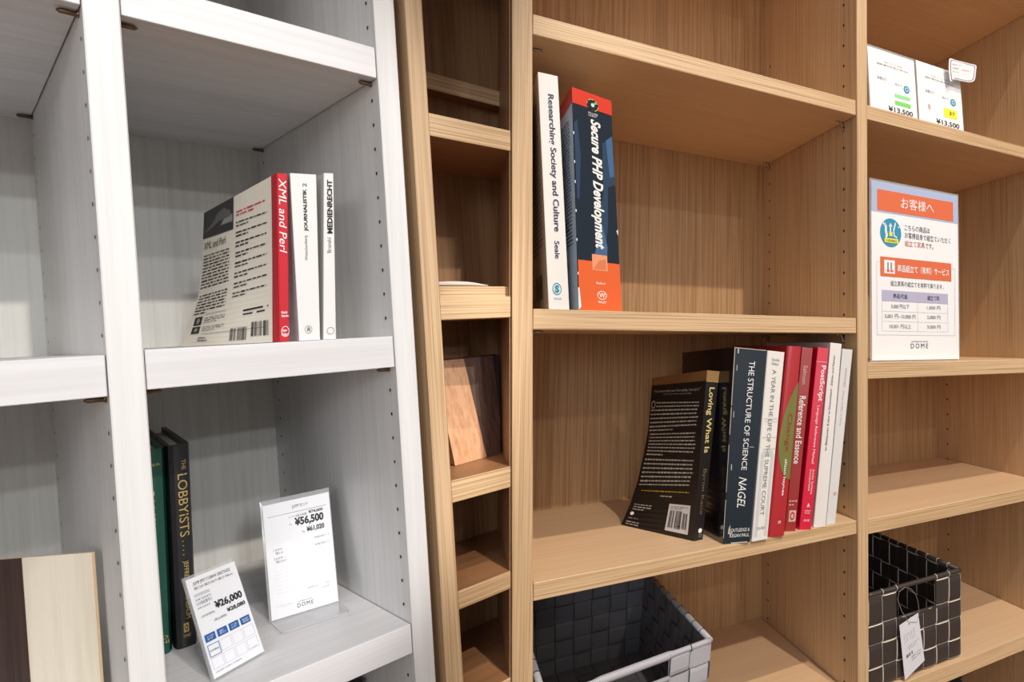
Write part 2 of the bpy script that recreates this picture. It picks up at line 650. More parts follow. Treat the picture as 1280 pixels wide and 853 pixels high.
def book(g, label, NL, NR, FL, FR=None, mats=None, hard=0.0012, spine_round=0.0, group=None, pagelift=0.001, trim=0.003):
    """cover is a folded board around a page block; lines run top to bottom"""
    NL, NR, FL = Line(NL), Line(NR), Line(FL)
    if FR is None:
        FR = Line([FL(t / 8) + (NR(t / 8) - NL(t / 8)) for t in range(9)])
    else:
        FR = Line(FR)
    base = lerp(NL(1), NR(1), 0.5)
    th = Thing('book', g, base, label, 'book', group)
    w = (NR(0.5) - NL(0.5)).length
    d = (FL(0.5) - NL(0.5)).length
    du, dv = hard / w, hard / d

    def vol(u, v, t):
        return lerp(lerp(NL(t), NR(t), u), lerp(FL(t), FR(t), u), v)
    sec = [(0, 1), (0, dv * 0.7), (du * 0.7, 0)]
    if spine_round:
        sec = [(0, 1), (0, dv * 2), (0.1, -spine_round * 0.45 / d), (0.3, -spine_round * 0.9 / d), (0.5, -spine_round / d), (0.7, -spine_round * 0.9 / d), (0.9, -spine_round * 0.45 / d), (1, dv * 2), (1, 1)]
    else:
        sec += [(1 - du * 0.7, 0), (1, dv * 0.7), (1, 1)]
    no = len(sec)
    sec += [(1 - du, 1), (1 - du, dv), (du, dv), (du, 1)]
    n = 30
    V, F, I = [], [], []
    k = len(sec)
    for i in range(n + 1):
        for (u, v) in sec:
            V.append(vol(u, v, i / n))
    for i in range(n):
        for j in range(k):
            a, b = i * k + j, i * k + (j + 1) % k
            F.append((a, b, b + k, a + k))
            I.append(0 if j == 0 else (1 if j < no - 2 else (2 if j == no - 2 else 3)))
    # top and bottom rims of the cover
    for i in (0, n):
        o = i * k
        F.append([o, o + 1, o + k - 2, o + k - 1])
        F.append([o + q for q in range(1, no - 1)] + [o + no + 1, o + no + 2])
        F.append([o + no - 2, o + no - 1, o + no, o + no + 1])
        I += [1, 1, 1]
    cv = th.part('cover', V, F, mats, I)
    # pages
    e = pagelift
    H = (NL(0) - NL(1)).length
    V, F = [], []
    m = 30
    for i in range(m + 1):
        t = lerp(e / H, 1 - e / H, i / m)
        for u, v in ((du, dv), (1 - du, dv), (1 - du, 1 - trim / d), (du, 1 - trim / d)):
            V.append(vol(u, v, t))
    for i in range(m):
        for j in range(4):
            F.append((i * 4 + j, i * 4 + (j + 1) % 4, i * 4 + 4 + (j + 1) % 4, i * 4 + 4 + j))
    F += [(3, 2, 1, 0), (m * 4, m * 4 + 1, m * 4 + 2, m * 4 + 3)]
    th.part('page_block', V, F, PAPER)
    th.spine = Patch(NL, NR)
    th.left = Patch(FL, NL)
    th.cover = cv
    if spine_round:
        sp = th.spine
        th.spine = _RoundPatch(NL, NR, (NL(0.5) - FL(0.5)).normalized() * spine_round)
    return th


class _RoundPatch(Patch):
    def __init__(self, l, r, out):
        super().__init__(l, r)
        self.out = out

    def __call__(self, s, t, off=0.0):
        k = 1 - (2 * s - 1) ** 2
        return lerp(self.l(t), self.r(t), s) + self.out * k + self.n(s, t) * off


def at(g, y, pts, zb):
    """top point on depth plane y, last point dropped on the shelf at height zb"""
    out = [P(g, 'y', y, u, v) for u, v in pts]
    out[-1].z = zb
    return out


def on(g, z, u, v):
    return P(g, 'z', z, u, v)


def seat(g, z, top, bot, ymin=-0.003, ymax=0.2):
    """spine edge: bottom where the shelf is seen at bot, top in the same depth plane"""
    b = on(g, z, *bot)
    b.y = min(max(b.y, ymin), ymax)
    b = Vector((P(g, 'y', b.y, *bot).x, b.y, z))
    a = P(g, 'y', b.y, *top)
    return [a, b]


def back(line, vec):
    return [Vector(p) + Vector(vec) for p in line]


LIFT = 0.0004
W2, W3 = -0.0172 + LIFT, -0.2727 + LIFT
S2, S3, S4 = 0.0075 + LIFT, -0.2752 + LIFT, -0.5185 + LIFT
Q1, Q2, Q4 = 0.3178, -0.0558, -0.5215 + LIFT

# ---- three paperbacks on the white shelf
CREAM = cov('cream', (232, 226, 212), 0.45, 0.1)
RED = cov('bright_red', (206, 32, 48))
WCOV = cov('white', (240, 238, 236))
nl = at('L', 0.006, [(345.8, 216.4), (349.2, 424.7)], W2)
nr = at('L', 0.006, [(360.2, 217.3), (362.4, 424.8)], W2)
far = [(255.5, 266.6), (254.7, 291), (252.5, 331), (247.5, 372), (236, 407), (227.5, 434)]
ys = [0.118, 0.118, 0.117, 0.115, 0.112, 0.108]
fl = [P('L', 'y', y, u, v) for y, (u, v) in zip(ys, far)]
fl[-1].z = max(fl[-1].z, W2)
fr = back(fl, (0.010, 0.001, 0.001))
b = book('L', 'white-backed paperback with bright red spine reading XML and Perl, its cover splayed open', nl, nr, fl, fr, [CREAM, RED, RED, CREAM], hard=0.0012)
lf, sp = b.left, b.spine
panel(b, 'red_cover_strip', lf, 0.935, 1.0, 0, 1, cov('deep_red', (176, 24, 38)))
panel(b, 'cover_photo', lf, 0.0, 0.43, 0.0, 0.243, cov('photo_black', (38, 38, 38)))
shape(b, 'photo_detail', lf, [(0.0, 0.21), (0.16, 0.13), (0.2, 0.07), (0.3, 0.05), (0.4, 0.1), (0.4, 0.14), (0.22, 0.15), (0.12, 0.19)], cov('photo_grey', (92, 92, 90)))
shape(b, 'photo_detail', lf, [(0.25, 0.19), (0.31, 0.14), (0.42, 0.13), (0.42, 0.19)], cov('photo_light', (140, 140, 136)))
txt(b, 'title_lettering', 'XML and Perl', lf, 0.03, 0.33, 0.27, 0.315, BLACK)
words(b, lf, 0.03, 0.4, 0.345, 0.56, 11, BLACK, last=1)
words(b, lf, 0.03, 0.4, 0.59, 0.74, 7, BLACK, last=0.4)
for k in range(2):
    panel(b, 'author_photo', lf, 0.06, 0.15, 0.755 + k * 0.075, 0.818 + k * 0.075, cov('photo_black', (38, 38, 38)))
    shape(b, 'author_face', lf, ell(0.11, 0.785 + k * 0.075, 0.022, 0.018, 12), cov('photo_light', (140, 140, 136)))
    words(b, lf, 0.18, 0.42, 0.765 + k * 0.07, 0.81 + k * 0.07, 3, GREYP)
words(b, lf, 0.47, 0.86, 0.12, 0.17, 2, RED, wl=0.07)
for k in range(8):
    words(b, lf, 0.47, 0.88, 0.2 + k * 0.062, 0.243 + k * 0.062, 2, BLACK, last=0.4)
words(b, lf, 0.62, 0.9, 0.76, 0.81, 2, BLACK, last=1, wl=0.2)
lines(b, 'rule_line', lf, [(0.18, 0.42, 0.745, 0.748), (0.18, 0.86, 0.9, 0.903)], GREYP, kind='stuff')
barcode(b, lf, 0.5, 0.68, 0.885, 0.975, BLACK)
barcode(b, lf, 0.72, 0.9, 0.86, 0.955, BLACK, seed=5)
txt(b, 'publisher_lettering', 'New\nRiders', lf, 0.16, 0.26, 0.925, 0.965, BLACK, bold=0.02)
txt(b, 'title_lettering', 'XML and Perl', sp, 0.14, 0.8, 0.03, 0.475, WHITE, 'cw', 0.0, 0.22)
txt(b, 'author_lettering', 'Riehl\nSterin', sp, 0.2, 0.85, 0.82, 0.855, WHITE, 0, 0.02)
txt(b, 'publisher_lettering', 'New\nRiders', sp, 0.2, 0.85, 0.925, 0.965, WHITE, 0, 0.02)
ring(b, 'publisher_ring', sp, 0.55, 0.94, 0.38, 0.032, 0.12, WHITE)

nl = at('L', 0.006, [(362.6, 216.5), (373.9, 423)], W2)
nr = at('L', 0.006, [(395.4, 218.4), (400.2, 423)], W2)
fl = back(nl, (0, 0.13, 0))
b = book('L', 'thick white paperback with black spine lettering JOURNALISTIK, middle of three on the white shelf', nl, nr, fl, None, [cov('pale_lilac', (214, 204, 210)), WCOV, WCOV, WCOV], hard=0.0005)
sp = b.spine
txt(b, 'title_lettering', 'JOURNALISTIK', sp, 0.44, 0.62, 0.09, 0.345, BLACK, 'ccw', 0.03, 0.0)
txt(b, 'volume_number', '2', sp, 0.44, 0.6, 0.055, 0.078, cov('teal_print', (60, 120, 150)), 'ccw')
txt(b, 'author_lettering', 'Weischenberg', sp, 0.42, 0.58, 0.37, 0.52, GREYP, 'ccw')
ring(b, 'publisher_emblem', sp, 0.45, 0.935, 0.17, 0.024, 0.12, GREYP)
shape(b, 'emblem_mark', sp, [(0.37, 0.95), (0.4, 0.925), (0.45, 0.92), (0.51, 0.925), (0.53, 0.95), (0.45, 0.94)], GREYP)

nl = at('L', 0.006, [(404.9, 216.4), (404.3, 422.6)], W2)
nr = at('L', 0.006, [(416.8, 216.9), (420.2, 422.4)], W2)
b = book('L', 'thin white paperback with bold black spine lettering MEDIENRECHT, rightmost on the white shelf', nl, nr, back(nl, (0.001, 0.13, 0)), None, [cov('offwhite_side', (226, 224, 220)), WCOV, WCOV, WCOV], hard=0.0005)
sp = b.spine
txt(b, 'title_lettering', 'MEDIENRECHT', sp, 0.3, 0.82, 0.04, 0.365, BLACK, 'ccw', 0.035, 0.0)
txt(b, 'author_lettering', 'Branahl', sp, 0.3, 0.66, 0.39, 0.48, GREYP, 'ccw')
ring(b, 'publisher_emblem', sp, 0.55, 0.95, 0.3, 0.022, 0.14, GREYP)

# ---- two hardbacks at the left of the lower white shelf
GOLD = plain('gold_stamp', (206, 178, 110), 0.4, metal=0.25)
b1 = on('L', W3, 218.5, 813)
y = b1.y
nl = [P('L', 'y', y, 206.3, 556.9), b1]
r1_ = P('L', 'y', y, 248, 808.5); r1_.z = W3
nr = [P('L', 'y', y, 236.9, 555.4), r1_]
nl[0].z = nr[0].z = (nl[0].z + nr[0].z) / 2
fvec = P('L', 'z', nr[0].z, 205.5, 532.7) - nr[0]
fvec.z = 0
if fvec.length > 0.18:
    fvec *= 0.18 / fvec.length
BKC = cov('black_cloth', (26, 24, 26), 0.5, 0.15)
b = book('L', 'thick black hardback with gold spine lettering THE LOBBYISTS beside the price cards', nl, nr, back(nl, fvec), None, [BKC] * 4, hard=0.003, spine_round=0.003, pagelift=0.005, trim=0.006)
sp = b.spine
txt(b, 'title_lettering', 'THE', sp, 0.6, 0.78, 0.075, 0.125, GOLD, 'cw')
txt(b, 'title_lettering', 'LOBBYISTS', sp, 0.42, 0.82, 0.145, 0.455, GOLD, 'cw')
lines(b, 'stamped_dots', sp, [(0.5, 0.56, 0.475 + k * 0.022, 0.479 + k * 0.022) for k in range(4)], GOLD, kind='stuff')
txt(b, 'author_lettering', 'JEFFREY H. BIRNBAUM', sp, 0.46, 0.72, 0.575, 0.86, GOLD, 'cw')
panel(b, 'publisher_emblem', sp, 0.4, 0.62, 0.88, 0.925, GOLD, off=0.0004)
ring(b, 'emblem_mark', sp, 0.51, 0.902, 0.07, 0.014, 0.4, BKC, off=0.0006)
txt(b, 'publisher_lettering', 'TIMES', sp, 0.36, 0.68, 0.935, 0.95, GOLD)

GRN = cov('green_cloth', (16, 78, 62), 0.5, 0.15)
nr2 = [P('L', 'y', y, 206.0, 559.5), P('L', 'y', y, 216.5, 817)]
nr2[1].z = W3
nl2 = back(nr2, (-0.0205, 0, 0))
b = book('L', 'dark green cloth hardback with gilt lettering SANSKRIT SYNTAX, half hidden behind the white divider', nl2, nr2, back(nl2, (fvec.x * 0.9, fvec.y * 0.9, 0)), None, [GRN] * 4, hard=0.003, spine_round=0.003, pagelift=0.005, trim=0.006)
sp = b.spine
txt(b, 'author_lettering', 'SPEIJER', sp, 0.2, 0.85, 0.07, 0.085, GOLD)
txt(b, 'title_lettering', 'SANSKRIT  SYNTAX', sp, 0.42, 0.66, 0.2, 0.78, GOLD, 'cw')
txt(b, 'publisher_lettering', 'MLBD\nDELHI', sp, 0.25, 0.9, 0.91, 0.95, GOLD)

# ---- two upright paperbacks at the left of the middle oak shelf
nl = at('R', 0.004, [(672.2, 89.8), (686.0, 386.7)], S2)
nr = at('R', 0.004, [(697.2, 95.4), (711.8, 386.9)], S2)
b = book('R', 'white paperback reading Researching Society and Culture, leaning against the left panel', nl, nr, back(nl, (0.0005, 0.17, 0)), None, [cov('shaded_white_back', (205, 196, 186)), WCOV, WCOV, WCOV], hard=0.0006)  # left cover is white, its shade is painted into the duller colour
sp, lf = b.spine, b.left
NAVY = cov('navy_print', (40, 38, 92))
txt(b, 'title_lettering', 'Researching Society and Culture', sp, 0.36, 0.74, 0.085, 0.67, NAVY, 'cw', 0.018)
txt(b, 'author_lettering', 'Seale', sp, 0.42, 0.66, 0.71, 0.785, NAVY, 'cw', 0.012)
TEAL = cov('teal_logo', (20, 150, 190))
ring(b, 'publisher_ring', sp, 0.44, 0.914, 0.22, 0.026, 0.16, TEAL)
txt(b, 'publisher_emblem', 'S', sp, 0.33, 0.55, 0.898, 0.93, TEAL, 0, 0.05)
txt(b, 'publisher_lettering', 'SAGE', sp, 0.27, 0.63, 0.951, 0.959, TEAL)
words(b, lf, 0.3, 0.92, 0.1, 0.75, 28, GREYP)
barcode(b, lf, 0.5, 0.8, 0.84, 0.95, BLACK)

tl = P('R', 'y', 0.004, 714.6, 108.6)
tr = P('R', 'z', tl.z, 763.8, 126.4)
bl = P('R', 'y', 0.004, 723.2, 385.6); bl.z = S2
br = P('R', 'y', tr.y, 777.4, 387.5); br.z = S2
nl, nr = [tl, bl], [tr, br]
NVY = cov('dark_blue', (20, 34, 50), 0.3, 0.3)
ORG = cov('orange', (236, 104, 48), 0.28, 0.4)
ORR = cov('orange_red', (224, 62, 40), 0.28, 0.4)
b = book('R', 'fat dark blue and orange paperback reading Secure PHP Development on the middle oak shelf', nl, nr, back(nl, (-0.004, 0.16, 0)), None, [cov('pale_blue', (190, 206, 226)), NVY, NVY, NVY], hard=0.0007)
sp, lf = b.spine, b.left
panel(b, 'orange_red_band', sp, 0, 1, 0, 0.07, ORR)
panel(b, 'orange_field', sp, 0.02, 1, 0.775, 1, ORG)
panel(b, 'red_cover_band', lf, 0, 1, 0, 0.07, cov('crimson', (190, 28, 40)), nt=1)
STL = cov('steel_blue', (70, 104, 148), 0.28, 0.4)
STD = cov('slate_blue', (44, 66, 96), 0.28, 0.4)
shape(b, 'blue_glow', sp, [(0.7, 0.22), (0.98, 0.17), (0.99, 0.4), (0.8, 0.42), (0.76, 0.6), (0.66, 0.72), (0.44, 0.74), (0.5, 0.6), (0.68, 0.45)], STD, off=0.0003)
shape(b, 'blue_glow', sp, [(0.8, 0.2), (0.97, 0.17), (0.98, 0.36), (0.86, 0.37)], STL, off=0.00035)
shape(b, 'blue_glow', sp, [(0.4, 0.75), (0.5, 0.66), (0.62, 0.6), (0.72, 0.7), (0.7, 0.76)], STL, off=0.00035)
shape(b, 'blue_glow', sp, [(0.02, 0.16), (0.1, 0.14), (0.16, 0.3), (0.1, 0.5), (0.04, 0.5)], STD, off=0.0003)
txt(b, 'title_lettering', 'Secure PHP Development', sp, 0.36, 0.68, 0.118, 0.715, WHITE, 'cw', 0.035, 0.25)
shape(b, 'disc_emblem', sp, ell(0.5, 0.052, 0.15, 0.028), cov('disc_black', (30, 36, 30), 0.2, 0.6))
ring(b, 'disc_shine', sp, 0.5, 0.052, 0.15, 0.028, 0.12, cov('disc_gold', (190, 196, 120), 0.2))
shape(b, 'disc_shine', sp, [(0.5, 0.052), (0.58, 0.028), (0.63, 0.04)], cov('disc_green', (120, 190, 130), 0.2), off=0.0006)
shape(b, 'disc_hub', sp, ell(0.5, 0.052, 0.045, 0.009, 10), cov('disc_white', (220, 230, 236), 0.2), off=0.0007)
txt(b, 'disc_caption', 'INCLUDES\nCD-ROM', sp, 0.38, 0.62, 0.088, 0.106, WHITE)
panel(b, 'peach_square', sp, 0.34, 0.7, 0.742, 0.815, cov('peach', (240, 160, 120)), off=0.0004)
shape(b, 'peach_shade', sp, [(0.36, 0.81), (0.5, 0.77), (0.66, 0.76), (0.66, 0.81)], cov('peach_dark', (226, 130, 90)), off=0.0005)
txt(b, 'author_lettering', 'Ballad', sp, 0.42, 0.62, 0.868, 0.878, WHITE)
ring(b, 'publisher_ring', sp, 0.54, 0.928, 0.11, 0.02, 0.14, WHITE)
txt(b, 'publisher_emblem', 'W', sp, 0.47, 0.61, 0.918, 0.938, WHITE, 0, 0.02)
txt(b, 'publisher_lettering', 'WILEY', sp, 0.44, 0.64, 0.955, 0.965, WHITE, 0, 0.02)
words(b, lf, 0.3, 0.9, 0.12, 0.72, 34, cov('blue_print', (40, 66, 110)))
panel(b, 'maroon_block', lf, 0.4, 0.72, 0.77, 0.8, cov('maroon', (120, 20, 50)), nt=1)
shape(b, 'worn_patch', sp, [(0.0, 0.9), (0.03, 0.9), (0.06, 0.985), (0.0, 1.0)], WHITE, off=0.0005)
shape(b, 'worn_patch', sp, [(0.96, 0.62), (1.0, 0.61), (1.0, 0.64)], WHITE, off=0.0005)
lines(b, 'worn_edge', sp, [(0, 0.02, t, t + 0.012) for t in (0.2, 0.33, 0.42, 0.55, 0.68, 0.83)], WHITE, kind='stuff')

# ---- the row on the lower oak shelf
BLK = cov('satin_black', (17, 16, 19), 0.42, 0.12)
BROW = cov('bronze', (150, 112, 62), 0.35, 0.3)
ylov = 0.0416
bl = on('R', S3, 867, 676.7)
br = P('R', 'y', bl.y, 878.6, 675); br.z = S3
nl = [P('R', 'y', bl.y, 883.9, 463.1), bl]
nr = [P('R', 'y', br.y, 899.3, 464.5), br]
far = [(815.4, 472.6), (813.4, 498.6), (810.4, 536.7), (805, 566), (796.4, 604), (787.6, 630.5), (776.6, 656.2)]
ub = on('R', S3, 776.6, 656.2)
fl = [P('R', 'y', lerp(0.15, ub.y, i / 6), u, v) for i, (u, v) in enumerate(far)]
fl[-1] = ub
b = book('R', 'black paperback with gold top band reading Loving What Is, back cover turned to the room', nl, nr, fl, back(fl, (0.0035, 0.002, 0)), [BLK] * 4, hard=0.0005)
sp, lf = b.spine, b.left
YEL = cov('yellow_print', (226, 206, 130))
BRD = cov('dull_gold_print', (128, 100, 62))
PALE = cov('pale_print', (176, 172, 166))
panel(b, 'bronze_band', sp, 0, 1, 0, 0.068, cov('bright_bronze', (176, 136, 84), 0.3, 0.3))
panel(b, 'bronze_band', lf, 0, 1, 0, 0.062, cov('dark_bronze', (124, 88, 52), 0.35, 0.2))
words(b, lf, 0.03, 0.45, 0.022, 0.05, 2, cov('rust_print', (150, 90, 60)), last=0.4)
txt(b, 'title_lettering', 'Loving What Is', sp, 0.18, 0.74, 0.1, 0.49, YEL, 'cw', 0.015)
txt(b, 'author_lettering', 'Byron Katie', sp, 0.3, 0.7, 0.585, 0.85, BRD, 'cw')
shape(b, 'publisher_emblem', sp, ell(0.6, 0.945, 0.2, 0.014, 8), WHITE)
lines(b, 'publisher_print', sp, [(0.45, 0.85, 0.965 + k * 0.008, 0.968 + k * 0.008) for k in range(3)], GREYP, kind='stuff')
txt(b, 'quote_lettering', '"You move totally away from reality, I am not it."', lf, 0.06, 0.92, 0.1, 0.125, PALE, 0, 0, 0.2)
words(b, lf, 0.25, 0.76, 0.128, 0.142, 1, GREYP, last=1)
txt(b, 'drop_capital', 'O', lf, 0.03, 0.11, 0.178, 0.222, PALE)
words(b, lf, 0.13, 0.92, 0.18, 0.22, 2, PALE, last=1, wl=0.05)
words(b, lf, 0.03, 0.92, 0.22, 0.355, 6, PALE, last=0.5, wl=0.05)
words(b, lf, 0.06, 0.92, 0.36, 0.52, 7, PALE, last=0.35, wl=0.05)
words(b, lf, 0.05, 0.92, 0.525, 0.69, 7, PALE, last=0.95, wl=0.05)
words(b, lf, 0.12, 0.88, 0.712, 0.735, 1, cov('ochre_print', (170, 140, 50)), last=1, wl=0.05)
words(b, lf, 0.45, 0.63, 0.745, 0.765, 1, PALE, last=1)
words(b, lf, 0.07, 0.36, 0.82, 0.875, 3, PALE)
shape(b, 'publisher_emblem', lf, ell(0.09, 0.9, 0.03, 0.014, 8), WHITE)
words(b, lf, 0.06, 0.3, 0.925, 0.945, 1, GREYP)
words(b, lf, 0.05, 0.24, 0.955, 0.99, 2, PALE, last=1)
panel(b, 'barcode_label', lf, 0.61, 0.92, 0.8, 0.972, cov('label_white', (214, 214, 216), 0.5, 0), label='white barcode label')
barcode(b, lf, 0.64, 0.81, 0.84, 0.95, BLACK, n=22)
barcode(b, lf, 0.83, 0.9, 0.85, 0.945, BLACK, n=10, seed=3)
words(b, lf, 0.64, 0.9, 0.81, 0.832, 2, GREYP, off=0.0006)

bl = on('R', S3, 903.5, 680.6)
mid = on('R', S3, 881.5, 672.7)
dirv = (mid - bl).normalized()
nl = [P('R', 'y', bl.y, 918.3, 434.2), bl]
nr = seat('R', S3, (958.6, 438), (937.3, 680))
fb = bl + dirv * 0.135 + Vector((0.024, 0, 0))
ft = P('R', 'y', fb.y * 0.95, 853.2, 441)
DTEAL = cov('deep_teal', (12, 33, 46), 0.4, 0.15)
DNAVY = cov('glossy_midnight', (8, 12, 22), 0.12, 0.8)
b = book('R', 'large dark teal glossy paperback reading THE STRUCTURE OF SCIENCE NAGEL with white worn edges', nl, nr, [ft, fb], None, [DNAVY, DTEAL, DTEAL, DTEAL], hard=0.0007)
sp, lf = b.spine, b.left
txt(b, 'title_lettering', 'THE STRUCTURE OF SCIENCE', sp, 0.48, 0.66, 0.065, 0.63, WHITE, 'cw')
txt(b, 'author_lettering', 'NAGEL', sp, 0.42, 0.7, 0.665, 0.82, WHITE, 'cw', 0.0, 0.35)
txt(b, 'publisher_lettering', 'ROUTLEDGE &', sp, 0.2, 0.95, 0.925, 0.942, WHITE)
txt(b, 'publisher_lettering', 'KEGAN PAUL', sp, 0.24, 0.95, 0.952, 0.969, WHITE)
EDGE = cov('worn_white', (190, 186, 178), 0.6, 0)
lines(b, 'worn_edge', sp, [(0.0, 0.022, 0, 0.3), (0, 0.02, 0.31, 0.45), (0, 0.016, 0.5, 0.74), (0, 0.02, 0.78, 0.97), (0.02, 0.98, 0.0, 0.004), (0.3, 0.9, 0.994, 1.0),
                           (0.1, 0.14, 0.005, 0.03), (0.1, 0.12, 0.09, 0.12), (0.09, 0.11, 0.33, 0.36), (0.12, 0.15, 0.6, 0.63), (0.7, 0.85, 0.51, 0.513)], EDGE, kind='stuff')
shape(b, 'worn_patch', sp, [(0.18, 0.92), (0.24, 0.905), (0.22, 0.945), (0.34, 0.94), (0.28, 0.955), (0.16, 0.95)], EDGE, off=0.0006)

nl = seat('R', S3, (959.8, 438.3), (939.8, 677.5))
nr = seat('R', S3, (981.2, 440.6), (959.6, 675))
b = book('R', 'white hardback reading A YEAR IN THE LIFE OF THE SUPREME COURT beside the teal book', nl, nr, back(nl, (-0.005, 0.15, 0)), None, [WCOV] * 4, hard=0.0015)
sp = b.spine
LG = cov('pale_grey_print', (214, 216, 218))
for k, t in enumerate((0.36, 0.375, 0.46, 0.52)):
    panel(b, 'engraved_cornice', sp, 0.1 + 0.1 * (k % 2), 0.95, t, t + 0.006, LG)
panel(b, 'engraved_column', sp, 0.12, 0.3, 0.56, 0.98, LG)
panel(b, 'engraved_column', sp, 0.72, 0.9, 0.56, 0.98, LG)
shape(b, 'engraved_arch', sp, ell(0.5, 0.56, 0.38, 0.045, 12, 180, 360), LG)
MG = cov('mid_grey_print', (128, 130, 134))
txt(b, 'title_lettering', 'A YEAR IN THE LIFE OF THE SUPREME COURT', sp, 0.36, 0.6, 0.1, 0.87, MG, 'cw', 0.0)
txt(b, 'author_lettering', 'Smolla\nEditor', sp, 0.28, 0.72, 0.038, 0.075, MG)
txt(b, 'publisher_lettering', 'DUKE', sp, 0.25, 0.75, 0.93, 0.943, MG)

MRED = cov('matt_red', (184, 42, 50))
nl = seat('R', S3, (984.6, 432.6), (959.8, 671.8))
nr = seat('R', S3, (1002.2, 433.4), (980.6, 670))
b = book('R', 'red paperback with olive green arc reading Change, alison haynes', nl, nr, back(nl, (-0.008, 0.15, 0)), None, [cov('dark_red_side', (150, 30, 40)), MRED, MRED, MRED], hard=0.0007, spine_round=0.0008)
sp = b.spine
arc = [(1.0, 0.19), (0.8, 0.215), (0.5, 0.28), (0.2, 0.37), (0.08, 0.46), (0.06, 0.52), (0.15, 0.59), (0.4, 0.66), (0.7, 0.7), (1.0, 0.71)]
shape(b, 'green_arc', sp, arc, cov('olive_green', (122, 124, 62)), off=0.0007, label='olive green printed arc')
txt(b, 'title_lettering', 'Change', sp, 0.42, 0.78, 0.36, 0.56, cov('brick_print', (170, 60, 36)), 'cw', off=0.0010)
txt(b, 'author_lettering', 'alison haynes', sp, 0.5, 0.72, 0.6, 0.79, WHITE, 'cw', 0.01, off=0.0010)
txt(b, 'publisher_mark', 'm', sp, 0.5, 0.66, 0.92, 0.935, WHITE, off=0.0010)

SRED = cov('dusty_red', (164, 46, 46))
nl = seat('R', S3, (1002.6, 434), (981.2, 664.5))
nr = seat('R', S3, (1016.3, 435.4), (994.2, 664))
b = book('R', 'slim dusty red paperback reading Salmon Reference and Essence', nl, nr, back(nl, (-0.004, 0.15, 0)), None, [SRED] * 4, hard=0.0006)
sp = b.spine
txt(b, 'author_lettering', 'Salmon', sp, 0.3, 0.66, 0.1, 0.205, cov('pinkish_print', (226, 180, 170)), 'cw')
txt(b, 'title_lettering', 'Reference and Essence', sp, 0.2, 0.78, 0.27, 0.64, WHITE, 'cw', 0.012)
panel(b, 'publisher_emblem', sp, 0.25, 0.9, 0.89, 0.95, cov('emblem_pale', (230, 190, 180)))
ring(b, 'emblem_mark', sp, 0.57, 0.92, 0.22, 0.022, 0.4, MRED, off=0.0005)
words(b, sp, 0.15, 0.9, 0.83, 0.87, 2, cov('pinkish_print', (226, 180, 170)), wl=0.3)

CRIM = cov('crimson_red', (224, 20, 62))
nl = seat('R', S3, (1022.3, 434.4), (999.0, 662.5))
nr = seat('R', S3, (1036, 435.6), (1013.8, 662))
b = book('R', 'crimson paperback reading PostScript Language Reference Manual beside the white book', nl, nr, back(nl, (-0.005, 0.15, 0)), None, [cov('crimson_side', (206, 16, 50)), CRIM, CRIM, CRIM], hard=0.0008)
sp = b.spine
lines(b, 'rule_line', sp, [(0, 1, 0.078, 0.082)], cov('pink_print', (240, 150, 160)))
txt(b, 'title_lettering', 'PostScript', sp, 0.4, 0.92, 0.1, 0.3, WHITE, 'cw', 0.02)
txt(b, 'title_lettering', 'Language Reference Manual', sp, 0.42, 0.7, 0.325, 0.645, WHITE, 'cw')
txt(b, 'company_lettering', 'Adobe Systems\nIncorporated', sp, 0.35, 0.8, 0.675, 0.81, WHITE, 'cw')
txt(b, 'company_emblem', 'A', sp, 0.45, 0.7, 0.86, 0.88, WHITE, 0, 0.04)
txt(b, 'publisher_lettering', 'Addison\nWesley', sp, 0.3, 0.8, 0.895, 0.918, WHITE)
txt(b, 'series_lettering', 'ADOBE', sp, 0.3, 0.8, 0.945, 0.957, WHITE)

nl = seat('R', S3, (1038.3, 428.4), (1016.8, 659.4))
nr = seat('R', S3, (1052.3, 430.2), (1032, 658.6))
b = book('R', 'tall white paperback with thin black spine lettering Kultur in Deutschland', nl, nr, back(nl, (-0.002, 0.19, 0)), None, [cov('pale_lilac', (214, 204, 210)), WCOV, WCOV, WCOV], hard=0.0006)
sp = b.spine
txt(b, 'title_lettering', 'Im Blickpunkt: Kultur in Deutschland - Zahlen und Fakten', sp, 0.34, 0.56, 0.07, 0.59, BLACK, 'ccw')
nl = seat('R', S3, (1053.2, 436), (1032.8, 656))
nr = seat('R', S3, (1066, 437.5), (1044, 655))
b = book('R', 'off-white paperback with faint pinkish lettering, last of the row beside the right panel', nl, nr, back(nl, (-0.002, 0.15, 0)), None, [cov('offwhite', (226, 226, 228))] * 4, hard=0.0006)
sp = b.spine
PK = cov('faded_pink_print', (204, 176, 186))
txt(b, 'title_lettering', 'Franz F. Oppelt (Hrsg.)', sp, 0.38, 0.6, 0.24, 0.44, PK, 'ccw')
txt(b, 'title_lettering', 'Reformationen', sp, 0.38, 0.62, 0.11, 0.22, PK, 'ccw')
shape(b, 'publisher_emblem', sp, ell(0.62, 0.83, 0.18, 0.012, 12), PK)

# ================================================================== PRICE CARDS AND SIGNS
CARD = plain('card_paper', (244, 245, 250), 0.55, noise=0.01)
INK = plain('ink', (34, 34, 40), 0.6)
INKG = plain('ink_grey', (92, 92, 100), 0.6)
INKL = plain('ink_pale', (205, 208, 214), 0.6)
INKB = plain('ink_blue', (36, 96, 168), 0.5)
ACR, _nt, _p = new_mat('acrylic_sheet')
_p.inputs['Base Color'].default_value = (0.82, 0.84, 0.86, 1)
_p.inputs['Alpha'].default_value = 0.28
_p.inputs['Roughness'].default_value = 0.06
_p.inputs['Coat Weight'].default_value = 0.6
ACR_EDGE, _nt, _p = new_mat('acrylic_edge')
_p.inputs['Base Color'].default_value = (0.5, 0.51, 0.53, 1)
_p.inputs['Alpha'].default_value = 0.7
_p.inputs['Roughness'].default_value = 0.1


